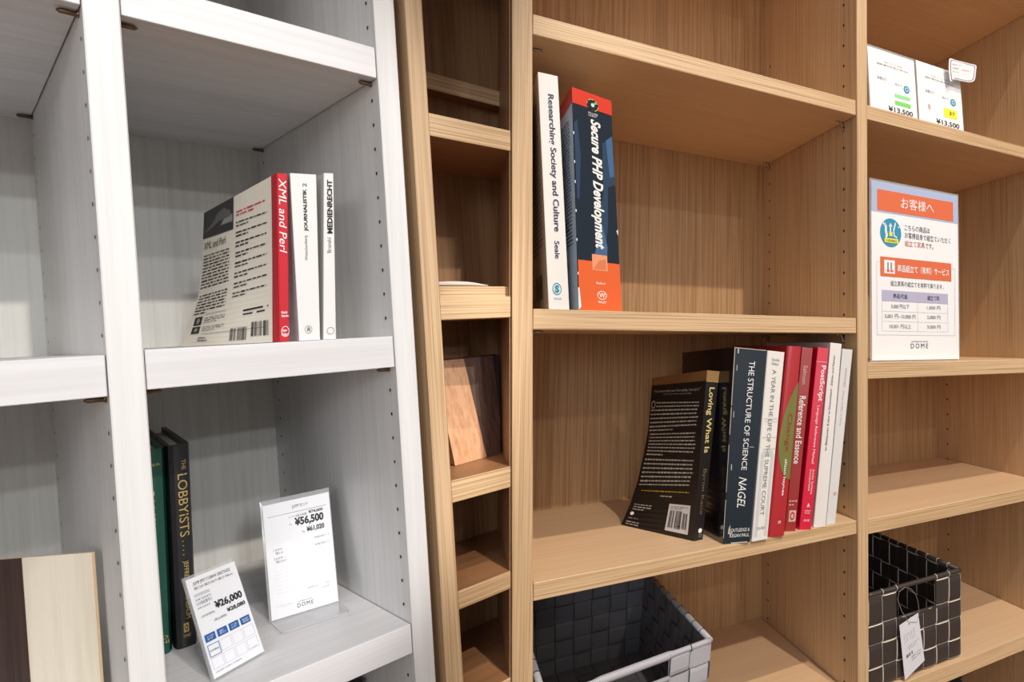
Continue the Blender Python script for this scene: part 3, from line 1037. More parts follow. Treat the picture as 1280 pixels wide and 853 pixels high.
def slab(th, name, quad, thick, mats, parent=None, label=None, kind=None):
    """sheet with thickness; quad tl,tr,br,bl; first corner order gives the front; sides get the last material"""
    q = [Vector(p) for p in quad]
    n = (q[3] - q[0]).cross(q[1] - q[0]).normalized()
    V = q + [p - n * thick for p in q]
    F = [(0, 3, 2, 1), (4, 5, 6, 7), (0, 1, 5, 4), (1, 2, 6, 5), (2, 3, 7, 6), (3, 0, 4, 7)]
    mats = mats if isinstance(mats, (list, tuple)) else [mats]
    idx = [0, 0] + [len(mats) - 1] * 4
    return th.part(name, V, F, mats, idx, parent=parent, label=label, kind=kind)


def rounded(th, name, pts, thick, mats, up, r=0.004, parent=None):
    """sheet with rounded corners from an outline"""
    pts = [Vector(p) for p in pts]
    out = []
    m = len(pts)
    for i in range(m):
        p, a, b = pts[i], pts[i - 1], pts[(i + 1) % m]
        ra = min(r, (a - p).length * 0.45)
        rb = min(r, (b - p).length * 0.45)
        A, B = p + (a - p).normalized() * ra, p + (b - p).normalized() * rb
        for k in range(5):
            t = k / 4
            out.append(A * (1 - t) ** 2 + p * 2 * t * (1 - t) + B * t * t)
    k = len(out)
    up = Vector(up) * thick
    V = out + [p + up for p in out]
    F = [list(range(k))[::-1], list(range(k, 2 * k))] + [(i, (i + 1) % k, k + (i + 1) % k, k + i) for i in range(k)]
    idx = [0, 0] + [len(mats) - 1] * k
    return th.part(name, V, F, mats, idx, parent=parent)


def holder(g, label, tl, tr, br, bl, paper, foot, group=None, z=None):
    """L-shaped clear stand with a printed card on its face"""
    base = lerp(bl, br, 0.5)
    th = Thing('price_card_stand', g, base, label, 'price card', group)
    slab(th, 'acrylic_panel', [tl, tr, br, bl], 0.0016, [ACR, ACR_EDGE])
    if foot:
        rounded(th, 'acrylic_foot', foot, 0.0012, [ACR, ACR_EDGE], (0, 0, 1))
    n = (bl - tl).cross(tr - tl).normalized()
    s0, s1, t0, t1 = paper
    pt = quadpatch(tl, tr, br, bl)
    q = [pt(s0, t0) + n * 0.0006, pt(s1, t0) + n * 0.0006, pt(s1, t1) + n * 0.0006, pt(s0, t1) + n * 0.0006]
    c = slab(th, 'printed_card', q, 0.0004, CARD)
    th.card = c
    th.pt = quadpatch(*q)
    return th


Z3 = W3 + 0.0003
# --- ¥56,500 card
bl, br = on('L', Z3, 337, 779), on('L', Z3, 424, 752.5)
yt = 0.150
tl, tr = P('L', 'y', yt, 324.5, 628), P('L', 'y', yt - 0.004, 411.2, 609.5)
f1, f2 = on('L', Z3, 352.5, 793.5), on('L', Z3, 437, 766)
t = holder('L', 'price card stand reading ¥56,500 on the lower white shelf', tl, tr, br, bl, (0.03, 0.985, 0.04, 0.99), [bl, f1, f2, br])
pt, c = t.pt, t.card
txt(t, 'heading_print', 'JUMP セット', pt, 0.42, 0.66, 0.045, 0.085, INK, parent=c)
lines(t, 'rule_line', pt, [(0.06, 0.94, 0.112, 0.115)], INKG, parent=c)
txt(t, 'price_print', '¥74,600', pt, 0.66, 0.88, 0.128, 0.16, INK, bold=0.03, parent=c)
txt(t, 'price_caption', 'メーカー希望小売価格', pt, 0.36, 0.63, 0.14, 0.163, INKG, parent=c)
txt(t, 'price_print', '¥56,500', pt, 0.44, 0.885, 0.168, 0.255, INK, bold=0.04, parent=c)
txt(t, 'price_caption', '(本体価格)', pt, 0.22, 0.4, 0.21, 0.24, INKG, parent=c)
txt(t, 'price_print', '¥61,020', pt, 0.61, 0.885, 0.27, 0.325, INK, bold=0.035, parent=c)
txt(t, 'price_caption', '(税込価格)', pt, 0.4, 0.58, 0.297, 0.325, INKG, parent=c)
for k in range(2):
    txt(t, 'item_print', ('1 JUMP オープンラック', '2 JUMP オープン台 OCL80')[k], pt, 0.1, 0.6, 0.40 + k * 0.075, 0.425 + k * 0.075, INKG, parent=c)
    txt(t, 'item_print', '幅120×奥行30×高さ180cm', pt, 0.13, 0.68, 0.43 + k * 0.075, 0.452 + k * 0.075, INKG, parent=c)
    txt(t, 'item_print', '¥28,250 × 1', pt, 0.72, 0.94, 0.375 + k * 0.065, 0.395 + k * 0.065, INKG, parent=c)
for k in range(10):
    lines(t, 'table_rule', pt, [(0.1, 0.9, 0.5 + k * 0.032, 0.5015 + k * 0.032)], INKL, parent=c)
txt(t, 'note_print', 'お支払いは税込価格です', pt, 0.56, 0.88, 0.8, 0.82, INKG, parent=c)
txt(t, 'note_print', 'JUMP', pt, 0.78, 0.88, 0.835, 0.85, INKG, parent=c)
txt(t, 'note_print', 'サイズ約 (cm) 幅120', pt, 0.08, 0.32, 0.89, 0.91, INKL, parent=c)
txt(t, 'shop_caption', 'INTERIOR SHOP', pt, 0.4, 0.6, 0.9, 0.91, INKG, parent=c)
txt(t, 'shop_lettering', 'DOME', pt, 0.38, 0.62, 0.92, 0.955, INK, parent=c, space=1.3)

# --- ¥26,000 card
bl, br = on('L', Z3, 266.5, 852.5), on('L', Z3, 331, 816)
tl, tr = P('L', 'y', bl.y + 0.030, 228.5, 723.5), P('L', 'y', br.y + 0.030, 291.5, 698.5)
bk = on('L', Z3, 243, 808)
t = holder('L', 'tilted price card stand reading ¥26,000 in front of the black hardback', tl, tr, br, bl, (0.02, 0.985, 0.03, 0.985), [bl, br, br + (bk - bl), bk])
pt, c = t.pt, t.card
txt(t, 'heading_print', 'JUMP JPST-T120NW 2002TSGRZ', pt, 0.1, 0.86, 0.045, 0.085, INK, parent=c)
txt(t, 'size_print', '幅120×奥行28.7×高さ180cm', pt, 0.1, 0.88, 0.095, 0.125, INKG, parent=c)
txt(t, 'item_print', '○○○○(○○○)○', pt, 0.06, 0.36, 0.165, 0.2, INKG, parent=c)
txt(t, 'item_print', '品番 商品番号', pt, 0.06, 0.36, 0.215, 0.232, INKG, parent=c)
txt(t, 'item_print', '○○商品番号○', pt, 0.06, 0.36, 0.245, 0.28, INKG, parent=c)
txt(t, 'item_print', '品番 商品番号', pt, 0.06, 0.3, 0.3, 0.315, INKG, parent=c)
txt(t, 'price_print', '¥26,000', pt, 0.37, 0.93, 0.305, 0.395, INK, bold=0.04, parent=c)
txt(t, 'price_caption', '(本体価格)', pt, 0.08, 0.34, 0.385, 0.41, INKG, parent=c)
txt(t, 'price_print', '¥28,080', pt, 0.56, 0.94, 0.42, 0.47, INK, bold=0.035, parent=c)
txt(t, 'price_caption', '(税込価格)', pt, 0.28, 0.53, 0.465, 0.495, INKG, parent=c)
for k in range(4):
    s = 0.03 + k * 0.235
    l = panel(t, 'blue_label', pt, s, s + 0.2, 0.575, 0.65, INKB, parent=c, off=0.0004, nt=1)
    txt(t, 'label_lettering', ('サイズ別に\n選べます', '強度に\n優れます', 'サイズ違い\nあります', '組み合せ\n自由自在')[k], pt, s + 0.035, s + 0.165, 0.592, 0.635, CARD, parent=c, off=0.0007)


def frame_lines(s0, s1, t0, t1, w, h):
    return [(s0, s1, t0, t0 + h), (s0, s1, t1 - h, t1), (s0, s0 + w, t0, t1), (s1 - w, s1, t0, t1)]


lines(t, 'blue_frame', pt, frame_lines(0.03, 0.25, 0.68, 0.8, 0.012, 0.006), INKB, parent=c, kind='stuff')
txt(t, 'frame_lettering', '日本製品', pt, 0.06, 0.22, 0.73, 0.75, INK, parent=c)
for i in range(4):
    for j in range(2):
        if i or j:
            lines(t, 'pale_frame', pt, frame_lines(0.03 + i * 0.235, 0.24 + i * 0.235, 0.68 + j * 0.13, 0.79 + j * 0.13, 0.008, 0.004), INKL, parent=c, kind='stuff')
txt(t, 'note_print', 'JUMP JPST-T120NW TH180/S/20', pt, 0.05, 0.55, 0.945, 0.96, INK, parent=c)
txt(t, 'note_print', 'サイズ DOME', pt, 0.72, 0.9, 0.9, 0.912, INKG, parent=c)

# --- two ¥13,500 cards on the upper right shelf
CREF = {}
YQ = 0.04
xa, xb, xc, xd = 0.2769 - 0.001, 0.3740, 0.3752, P('R', 'y', YQ, 1205.3, 100).x
zc = Q1 + 0.0003
z1t = P('R', 'y', YQ, 1088, 50.5).z
CYAN = plain('badge_blue', (52, 150, 190), 0.5)
LGRN = plain('pale_green_print', (150, 226, 160), 0.5)
MGRN = plain('green_print', (124, 214, 110), 0.5)
YLW = plain('yellow_sticker', (246, 236, 60), 0.5)
PINKR = plain('red_print', (226, 110, 110), 0.5)
for k, (x0, x1, lab) in enumerate(((xa, xb, 'price card stand with two green strips, left of the pair on the upper right shelf'),
                                   (xc, xd, 'price card stand with yellow 37 sticker on the upper right shelf'))):
    tl, tr = Vector((x0, YQ + 0.01, z1t)), Vector((x1, YQ + 0.01, z1t))
    bl, br = Vector((x0, YQ, zc)), Vector((x1, YQ, zc))
    foot = [Vector((x0, YQ + 0.0016, zc)), Vector((x1, YQ + 0.0016, zc)), Vector((x1, YQ + 0.05, zc)), Vector((x0, YQ + 0.05, zc))]
    t = holder('R', lab, tl, tr, br, bl, (0.015, 0.985, 0.035 if k == 0 else 0.01, 0.985), foot)
    pt, c = t.pt, t.card
    txt(t, 'item_print', 'J-001 ラック 本体', pt, 0.32, 0.72, 0.15, 0.172, INKG, parent=c)
    txt(t, 'item_print', '幅80×奥行30×高さ180 (cm)', pt, 0.18, 0.84, 0.19, 0.222, INKG, parent=c)
    txt(t, 'size_print', '品番○○', pt, 0.17, 0.36, 0.385, 0.43, plain('ink_blue_grey', (110, 116, 160), 0.6), parent=c)
    txt(t, 'badge_caption', '組立て', pt, 0.54, 0.7, 0.42, 0.45, plain('ink_blue_grey', (110, 116, 160), 0.6), parent=c)
    shape(t, 'round_badge', pt, ell(0.79, 0.47, 0.065, 0.055, 20), CYAN, parent=c)
    ring(t, 'badge_mark', pt, 0.79, 0.47, 0.035, 0.03, 0.3, CARD, off=0.0007, parent=c)
    if k == 0:
        panel(t, 'green_strip', pt, 0.52, 0.86, 0.575, 0.625, LGRN, parent=c, off=0.0004, nt=1)
        panel(t, 'green_strip', pt, 0.52, 0.86, 0.675, 0.735, MGRN, parent=c, off=0.0004, nt=1)
    else:
        panel(t, 'yellow_sticker', pt, 0.56, 0.86, 0.585, 0.72, YLW, parent=c, off=0.0004, nt=1, label='square yellow sticker')
        txt(t, 'sticker_number', '37', pt, 0.68, 0.81, 0.625, 0.675, INK, parent=c, off=0.0008)
        txt(t, 'red_mark', '赤', pt, 0.2, 0.26, 0.59, 0.68, PINKR, parent=c)
    txt(t, 'price_print', '¥13,500', pt, 0.37, 0.9, 0.775, 0.86, INK, bold=0.02, parent=c)

# speech-bubble tag clipped on the second card
t = Thing('speech_bubble_tag', 'R', (P('R', 'y', YQ - 0.004, 1190, 100).x, YQ - 0.004, P('R', 'y', YQ - 0.004, 1190, 100).z), 'small white speech-bubble tag clipped to the corner of the yellow-stickered card', 'tag')
out = [(1186.3, 75.5), (1187.0, 73.4), (1188.6, 73.0), (1195, 75.2), (1203, 77.2), (1211, 79.3), (1218.5, 80.9), (1220.3, 82.0), (1220.6, 84.2), (1219.9, 91), (1219.0, 98), (1217.8, 101.0), (1215, 102.6), (1210.4, 102.9), (1200.4, 101), (1196.5, 99.6), (1191.4, 99.2), (1189.6, 102.2), (1187.6, 100.5), (1186.6, 93), (1186.0, 85)]
ff = [P('R', 'y', YQ - 0.004 - 0.004 * ((u - 1186) / 34) ** 2, u, v) for u, v in out]
n = len(ff)
bb = [p + Vector((0, 0.0007, 0)) for p in ff]
bubble = t.part('bubble_card', ff + bb, [list(range(n)), list(range(2 * n - 1, n - 1, -1))] + [(i, n + i, n + (i + 1) % n, (i + 1) % n) for i in range(n)], CARD)
ctr = sum(ff, Vector()) / n
inn = [lerp(p, ctr, 0.10) + Vector((0, -0.0004, 0)) for p in ff]
inn2 = [lerp(p, ctr, 0.15) + Vector((0, -0.0004, 0)) for p in ff]
t.part('border_line', inn + inn2, [(i, (i + 1) % n, n + (i + 1) % n, n + i) for i in range(n)], plain('ink_blue_grey', (110, 116, 160), 0.6), parent=bubble)
bp = quadpatch(ff[0], P('R', 'y', YQ - 0.008, 1221, 82), P('R', 'y', YQ - 0.008, 1218, 103), P('R', 'y', YQ - 0.004, 1186.5, 98))
txt(t, 'note_print', '組立サービス', bp, 0.12, 0.45, 0.14, 0.22, INKG, parent=bubble)
txt(t, 'note_print', 'お客様', bp, 0.12, 0.35, 0.34, 0.42, INKG, parent=bubble)
txt(t, 'red_print', '有料組立て', bp, 0.46, 0.82, 0.36, 0.46, PINKR, parent=bubble)
txt(t, 'note_print', '承ります', bp, 0.12, 0.38, 0.54, 0.62, INKG, parent=bubble)
V, F = tube([(ff[-2].x + 0.004, YQ - 0.0035, ff[-2].z), (ff[-2].x + 0.006, YQ - 0.0015, ff[-2].z - 0.004), (ff[-2].x + 0.006, YQ + 0.0006, ff[-2].z - 0.008)], 0.001, 6)
t.part('clip', V, F, ACR_EDGE)

# --- large notice on the right shelf
yb = 0.018
bl = P('R', 'y', yb, 1088, 451.3); br = P('R', 'y', yb, 1200, 449.3)
bl.z = br.z = Q2 + 0.0003
tl = P('R', 'y', yb + 0.012, 1086.8, 222); tr = P('R', 'y', yb + 0.012, 1198, 243.5)
t = Thing('notice_stand', 'R', lerp(bl, br, 0.5), 'large white notice with orange banners in a clear stand on the right shelf', 'sign')
slab(t, 'acrylic_panel', [tl, tr, br, bl], 0.0018, [ACR, ACR_EDGE])
rounded(t, 'acrylic_foot', [bl + Vector((0, 0.002, 0)), br + Vector((0.0, 0.002, 0)), br + Vector((0.004, 0.085, 0)), bl + Vector((0, 0.085, 0))], 0.0015, [ACR, ACR_EDGE], (0, 0, 1))
n = (bl - tl).cross(tr - tl).normalized() * 0.0006
pt0 = quadpatch(tl, tr, br, bl)
q = [pt0(0.015, 0.012) + n, pt0(0.985, 0.012) + n, pt0(0.985, 0.992) + n, pt0(0.015, 0.992) + n]
c = slab(t, 'printed_sheet', q, 0.0004, CARD)
pt = quadpatch(*q)
ORP = plain('orange_print', (226, 112, 72), 0.5)
BLP = plain('pale_blue_print', (176, 192, 226), 0.5)
LAV = plain('lavender_print', (186, 184, 214), 0.5)
NAV = plain('navy_text', (58, 58, 86), 0.6)
panel(t, 'blue_header', pt, 0, 1, 0, 0.175, BLP, parent=c, off=0.0003)
panel(t, 'orange_banner', pt, 0.06, 0.94, 0.045, 0.165, ORP, parent=c, off=0.0005)
txt(t, 'banner_lettering', 'お客様へ', pt, 0.32, 0.7, 0.07, 0.135, CARD, parent=c, off=0.0008)
shape(t, 'round_badge', pt, ell(0.205, 0.285, 0.115, 0.082, 28), CYAN, parent=c, off=0.0005)
BW = CARD


def stroke(th, pts, w, mat, par, off=0.0008, name='tool_pictogram'):
    V, F = [], []
    for i, (s, tt) in enumerate(pts):
        a = pts[max(i - 1, 0)]
        b2 = pts[min(i + 1, len(pts) - 1)]
        dx, dy = b2[0] - a[0], b2[1] - a[1]
        L = math.hypot(dx, dy) or 1
        nx, ny = -dy / L * w, dx / L * w * 0.72
        V += [pt(s + nx, tt + ny, off), pt(s - nx, tt - ny, off)]
    for i in range(len(pts) - 1):
        F.append((2 * i, 2 * i + 1, 2 * i + 3, 2 * i + 2))
    return th.part(name, V, F, mat, parent=par)


stroke(t, [(0.135, 0.235), (0.15, 0.25), (0.15, 0.275), (0.16, 0.3), (0.15, 0.315)], 0.011, BW, c)
stroke(t, [(0.12, 0.232), (0.135, 0.246), (0.15, 0.236)], 0.008, BW, c)
stroke(t, [(0.2, 0.24), (0.2, 0.3)], 0.007, BW, c)
shape(t, 'tool_pictogram', pt, [(0.18, 0.25), (0.22, 0.25), (0.2, 0.228)], BW, parent=c, off=0.0008)
stroke(t, [(0.255, 0.225), (0.235, 0.27), (0.24, 0.3), (0.27, 0.31)], 0.006, BW, c)
stroke(t, [(0.285, 0.245), (0.295, 0.25)], 0.006, BW, c)
panel(t, 'yellow_tab', pt, 0.185, 0.22, 0.28, 0.305, YLW, parent=c, off=0.0010, nt=1)
panel(t, 'yellow_plate', pt, 0.135, 0.285, 0.318, 0.343, YLW, parent=c, off=0.0010, nt=1)
txt(t, 'plate_lettering', 'お客様組立', pt, 0.15, 0.27, 0.324, 0.338, NAV, parent=c, off=0.0012)
txt(t, 'notice_lettering', 'こちらの商品は', pt, 0.36, 0.65, 0.225, 0.26, NAV, parent=c)
txt(t, 'notice_lettering', 'お客様自身で組立ていただく', pt, 0.36, 0.9, 0.27, 0.305, NAV, parent=c)
txt(t, 'red_lettering', '組立て家具', pt, 0.36, 0.59, 0.318, 0.352, plain('salmon_text', (196, 96, 84), 0.6), parent=c)
txt(t, 'notice_lettering', 'です。', pt, 0.6, 0.69, 0.32, 0.352, NAV, parent=c)
lines(t, 'thin_frame', pt, frame_lines(0.05, 0.955, 0.455, 0.862, 0.005, 0.003), INKL, parent=c, kind='stuff')
panel(t, 'orange_banner', pt, 0.09, 0.91, 0.425, 0.535, ORP, parent=c, off=0.0005)
panel(t, 'white_square', pt, 0.13, 0.245, 0.442, 0.518, CARD, parent=c, off=0.0008, nt=1)
stroke(t, [(0.17, 0.455), (0.17, 0.5)], 0.006, INKG, c, 0.0010)
stroke(t, [(0.205, 0.455), (0.205, 0.5)], 0.006, INKG, c, 0.0010)
lines(t, 'red_bars', pt, [(0.155, 0.188, 0.497, 0.509), (0.195, 0.225, 0.497, 0.509)], PINKR, parent=c, off=0.0012, kind='stuff')
txt(t, 'banner_lettering', '商品組立て（有料）サービス', pt, 0.275, 0.88, 0.462, 0.505, CARD, bold=0.015, parent=c, off=0.0008)
txt(t, 'notice_lettering', '組立家具の組立てを有料で承ります。', pt, 0.2, 0.81, 0.556, 0.586, NAV, parent=c)
panel(t, 'table_header', pt, 0.105, 0.865, 0.612, 0.672, LAV, parent=c, off=0.0005, nt=1)
txt(t, 'table_lettering', '商品代金', pt, 0.225, 0.385, 0.628, 0.656, NAV, bold=0.01, parent=c, off=0.0008)
txt(t, 'table_lettering', '組立て料', pt, 0.615, 0.76, 0.628, 0.656, NAV, bold=0.01, parent=c, off=0.0008)
for k, (a, b2) in enumerate((('5,000 円以下', '1,000 円'), ('5,001 円~10,000 円', '2,000 円'), ('10,001 円以上', '3,000 円'))):
    tt = 0.688 + k * 0.056
    w = (0.1, 0.17, 0.12)[k]
    txt(t, 'table_lettering', a, pt, 0.305 - w, 0.305 + w, tt, tt + 0.026, INKG, parent=c)
    txt(t, 'table_lettering', b2, pt, 0.61, 0.77, tt, tt + 0.024, INKG, parent=c)
lines(t, 'table_rules', pt, frame_lines(0.105, 0.865, 0.612, 0.84, 0.004, 0.002) + [(0.105, 0.865, 0.672 + k * 0.056, 0.674 + k * 0.056) for k in range(1, 3)] + [(0.5, 0.504, 0.612, 0.84)], INKL, parent=c, kind='stuff')
txt(t, 'shop_caption', 'INTERIOR SHOP', pt, 0.43, 0.62, 0.893, 0.901, INKG, parent=c)
txt(t, 'shop_lettering', 'DOME', pt, 0.42, 0.62, 0.908, 0.935, NAV, parent=c, space=1.4)

# ================================================================== VENEER SAMPLE BOARDS
TAN = wood('tan_veneer', (232, 184, 146), (200, 146, 108), 'z', fine=0.8)
WAL = wood('walnut_veneer', (112, 84, 72), (74, 54, 48), 'z', fine=0.8)
NAVYV = wood('blue_black_veneer', (52, 52, 62), (34, 34, 44), 'z', fine=0.8)
CRM = wood('cream_veneer', (234, 224, 206), (214, 202, 180), 'z', fine=0.4, streak=1.0)
DRK = wood('dark_walnut_veneer', (74, 54, 48), (46, 32, 28), 'z', fine=0.8)
BEIGE = plain('sample_edge', (214, 186, 150), 0.6)


def prism(th, name, poly, vec, mats, label=None):
    m = len(poly)
    V = [Vector(p) for p in poly] + [Vector(p) + vec for p in poly]
    F = [list(range(m)), list(range(2 * m - 1, m - 1, -1))] + [(i, m + i, m + (i + 1) % m, (i + 1) % m) for i in range(m)]
    return th.part(name, V, F, mats, [0, 0] + [len(mats) - 1] * m, label=label)


zs = -0.1556 + 0.0004
YT = 0.092
p1, p2 = on('L', zs, 569, 582.6), on('L', zs, 608.5, 571.6)
p3 = on('L', zs, 626, 567)
t1_, t2_, t3_ = P('L', 'y', YT - 0.004, 541.5, 452), P('L', 'y', YT, 579.5, 448.6), P('L', 'y', YT, 616, 445)
# right end follows the side of the wide bookcase
e_top = Vector((XR(YT, t3_.z) - 0.0038, YT, t3_.z))
e_bot = Vector((XR(p3.y, zs) - 0.0038, p3.y, zs))
e_mid = lerp(e_top, e_bot, 0.66)
t = Thing('veneer_sample_board', 'L', p2, 'leaning veneer sample board in tan, walnut brown and blue-black strips in the narrow bookcase', 'sample board')
vec = Vector((-0.001, 0.007, 0.0015))
prism(t, 'veneer_strip', [t1_, t2_, p2, p1], vec, [TAN, plain('strip_edge', (150, 104, 74), 0.6)], 'tan veneer')
prism(t, 'veneer_strip', [t2_ + Vector((.0002, 0, 0)), t3_, e_mid, e_bot, p2 + Vector((.0002, 0, 0))], vec, [WAL], 'walnut brown veneer')
prism(t, 'veneer_strip', [t3_ + Vector((.0002, 0, 0)), e_top, e_mid + Vector((0, 0, 0.0004))], vec, [NAVYV], 'blue-black veneer')

ytb = 0.075
a = P('L', 'y', ytb, 117.6, 690.5) - Vector((0.0012, 0, 0))
zt = a.z
b = P('L', 'z', zt, 27.5, 697.8)
c_ = P('L', 'z', zt, -22, 702)
t = Thing('veneer_sample_board', 'L', (b.x, b.y, W3 + 0.0003), 'upright sample board with dark walnut and cream strips, cut off at the left edge', 'sample board')
dn = Vector((0, 0, W3 + 0.0003 - zt))
side = (a - c_)
nrm = Vector((-side.y, side.x, 0)).normalized() * 0.002
for nm, (l, r_), m, lb in (('s', (c_, b - side.normalized() * 0.0003), DRK, 'dark walnut veneer'), ('s', (b, a), CRM, 'pale cream veneer')):
    prism(t, 'veneer_strip', [l, r_, r_ + dn, l + dn], nrm, [m, BEIGE], lb)

# ---- curled paper on the middle shelf of the narrow bookcase
V, F = [], []
xl, xr_ = B1 + 0.0005, P('L', 'y', 0.014, 610.5, 355.5).x
for i in range(9):
    s = i / 8
    for j in range(3):
        y = 0.0145 + j * 0.03
        lift = 0.0008 + 0.0042 * math.sin(math.pi * (0.25 + 0.62 * s)) * (1 - 0.5 * (s > 0.7) * (s - 0.7) / 0.3)
        V.append((lerp(xl, xr_, s), y, 0.0276 + lift * (1 - 0.25 * j)))
top = len(V)
V += [(x, y, 0.0276 + 0.0004 + (z - 0.0276) * 0.12) for x, y, z in V]
for i in range(8):
    for j in range(2):
        a0, b0, c0, d0 = i * 3 + j, i * 3 + j + 1, i * 3 + j + 4, i * 3 + j + 3
        F += [(a0, b0, c0, d0), (top + a0, top + d0, top + c0, top + b0)]
    F += [(i * 3, i * 3 + 3, top + i * 3 + 3, top + i * 3), (i * 3 + 2, top + i * 3 + 2, top + i * 3 + 5, i * 3 + 5)]
F += [(0, top, top + 1, 1), (1, top + 1, top + 2, 2), (24, 25, top + 25, top + 24), (25, 26, top + 26, top + 25)]
t = Thing('leaflet', 'L', (0.13, 0.02, 0.0276), 'thin pale leaflet lying on the middle shelf of the narrow bookcase', 'leaflet')
t.part('folded_sheet', V, F, plain('leaflet_paper', (214, 200, 190), 0.6), smooth=True)

# ================================================================== WOVEN BASKETS


def ribbon(stations, wdir, h, thick, mats, th, name, e=0.14, meshes=None, parent=None):
    """woven strap: stations = [(centre, normal)], light stitched margins"""
    V, F, I = [], [], []
    for c, n in stations:
        for sgn in (1, -1):
            for u in (-h, -h * (1 - e), h * (1 - e), h):
                bul = 0.0006 if abs(u) < h * 0.99 else 0
                V.append(c + wdir * u + n * (sgn * (thick * 0.5 + bul)))
    m = len(stations)
    for i in range(m - 1):
        a, b = i * 8, i * 8 + 8
        for k in range(3):
            F.append((a + k, a + k + 1, b + k + 1, b + k)); I.append(0 if k == 1 else 1)
            F.append((a + 4 + k, b + 4 + k, b + 5 + k, a + 5 + k)); I.append(len(mats) - 1 if k == 1 and len(mats) > 2 else (0 if k == 1 else 1))
        F.append((a, b, b + 4, a + 4)); I.append(1)
        F.append((a + 3, a + 7, b + 7, b + 3)); I.append(1)
    for i in (0, m - 1):
        a = i * 8
        F.append((a, a + 1, a + 2, a + 3, a + 7, a + 6, a + 5, a + 4)); I.append(0)
    return th.part(name, V, F, mats, I, parent=parent)


def wall(th, q, nu, vb, mats, out, slot=None, amp=0.0016, e=0.14, name='strap', par=0, parent=None):
    """plain weave on the quad q = bottom-left, bottom-right, top-right, top-left; vb row boundaries 0..1"""
    q = [Vector(p) for p in q]
    n = Vector(out).normalized()

    def W(u, v):
        return lerp(lerp(q[0], q[1], u), lerp(q[3], q[2], u), v)
    U, Vv = W(1, 0.5) - W(0, 0.5), W(0.5, 1) - W(0.5, 0)
    Ud, Vd = U.normalized(), Vv.normalized()
    nv = len(vb) - 1
    for i in range(nu):
        st = []
        for j in range(nv):
            if slot and slot[0] <= i <= slot[1] and j == nv - 1:
                continue
            s = 1 if (i + j + par) % 2 == 0 else -1
            for f, k in ((0.03, 0.3), (0.2, 1), (0.5, 1.1), (0.8, 1), (0.97, 0.3)):
                st.append((W((i + 0.5) / nu, lerp(vb[j], vb[j + 1], f)) + n * (amp * s * k), n))
        ribbon(st, Ud, U.length / nu * 0.495, 0.0011, mats, th, name, e, parent=parent)
    for j in range(nv):
        parts = [(0, nu)]
        if slot and j == nv - 1:
            parts = [(0, slot[0]), (slot[1] + 1, nu)]
        for a, b in parts:
            st = []
            for i in range(a, b):
                s = -1 if (i + j + par) % 2 == 0 else 1
                for f, k in ((0.0 if i == a else 0.03, 0.3), (0.2, 1), (0.5, 1.1), (0.8, 1), (1.0 if i == b - 1 else 0.97, 0.3)):
                    st.append((W((i + f) / nu, (vb[j] + vb[j + 1]) / 2) + n * (amp * s * k), n))
            if st:
                ribbon(st, Vd, Vv.length * (vb[j + 1] - vb[j]) * 0.495, 0.0011, mats, th, name, e, parent=parent)


def basket(g, label, FLb, FRb, BRb, BLb, FLt, FRt, BRt, BLt, nu, nd, vb, mats, slot, lipz, group=None, rim_r=0.0032, par=0, dpar=0, handle=None, e=0.14):
    q = [Vector(p) for p in (FLb, FRb, BRb, BLb, FLt, FRt, BRt, BLt)]
    FLb, FRb, BRb, BLb, FLt, FRt, BRt, BLt = q
    th = Thing('storage_basket', g, (FLb + FRb + BRb + BLb) / 4, label, 'basket', group)
    wall(th, (FLb, FRb, FRt, FLt), nu, vb, mats, (0, -1, 0), slot, par=par, e=e)
    wall(th, (BLb, BRb, BRt, BLt), nu, vb, mats, (0, 1, 0), None, par=par, e=e)
    wall(th, (FLb, BLb, BLt, FLt), nd, vb, mats, (-1, 0, 0), None, par=dpar, e=e)
    wall(th, (FRb, BRb, BRt, FRt), nd, vb, mats, (1, 0, 0), None, par=dpar + 1, e=e)
    up = Vector((0, 0, 0.002))
    wall(th, (FLb + up, FRb + up, BRb + up, BLb + up), nu, [k / nd for k in range(nd + 1)], mats, (0, 0, -1), None, amp=0.0008, name='floor_strap', e=e)
    loop = [FLt, FRt, BRt, BLt]
    for k in range(4):
        a, b = loop[k], loop[(k + 1) % 4]
        if k == 0 and slot:
            u0, u1 = slot[0] / nu, (slot[1] + 1) / nu
            pts = [lerp(a, b, i / 24) for i in range(25)]
            rr = []
            for i in range(25):
                s = i / 24
                rr.append(rim_r * (handle if (handle and u0 < s < u1) else 1.0))
            V, F = tube(pts, rr, 8)
        else:
            V, F = tube([a, lerp(a, b, 0.5), b], rim_r, 8)
        th.part('rim', V, F, mats[0], smooth=True)
        # stitched loops round the rim
        m = nu if k % 2 == 0 else nd
        for i in range(1, m):
            if k == 0 and slot and slot[0] < i <= slot[1]:
                continue
            c = lerp(a, b, i / m)
            d = (b - a).normalized()
            A = Vector((0, 0, 1))
            B = d.cross(A)
            ringp = [c + (A * math.cos(x) + B * math.sin(x)) * (rim_r + 0.0004) for x in [2 * math.pi * z / 10 for z in range(11)]]
            V, F = tube(ringp, 0.0006, 5, cap=False)
            th.part('rim_stitch', V, F, mats[1], smooth=True)
    if slot:
        a = lerp(FLt, FRt, slot[0] / nu)
        b = lerp(FLt, FRt, (slot[1] + 1) / nu)
        dz = Vector((0, 0, -lipz))
        V, F = tube([a + dz, lerp(a, b, 0.5) + dz, b + dz], rim_r * 0.8, 8)
        th.part('slot_lip', V, F, mats[0], smooth=True)
    return th


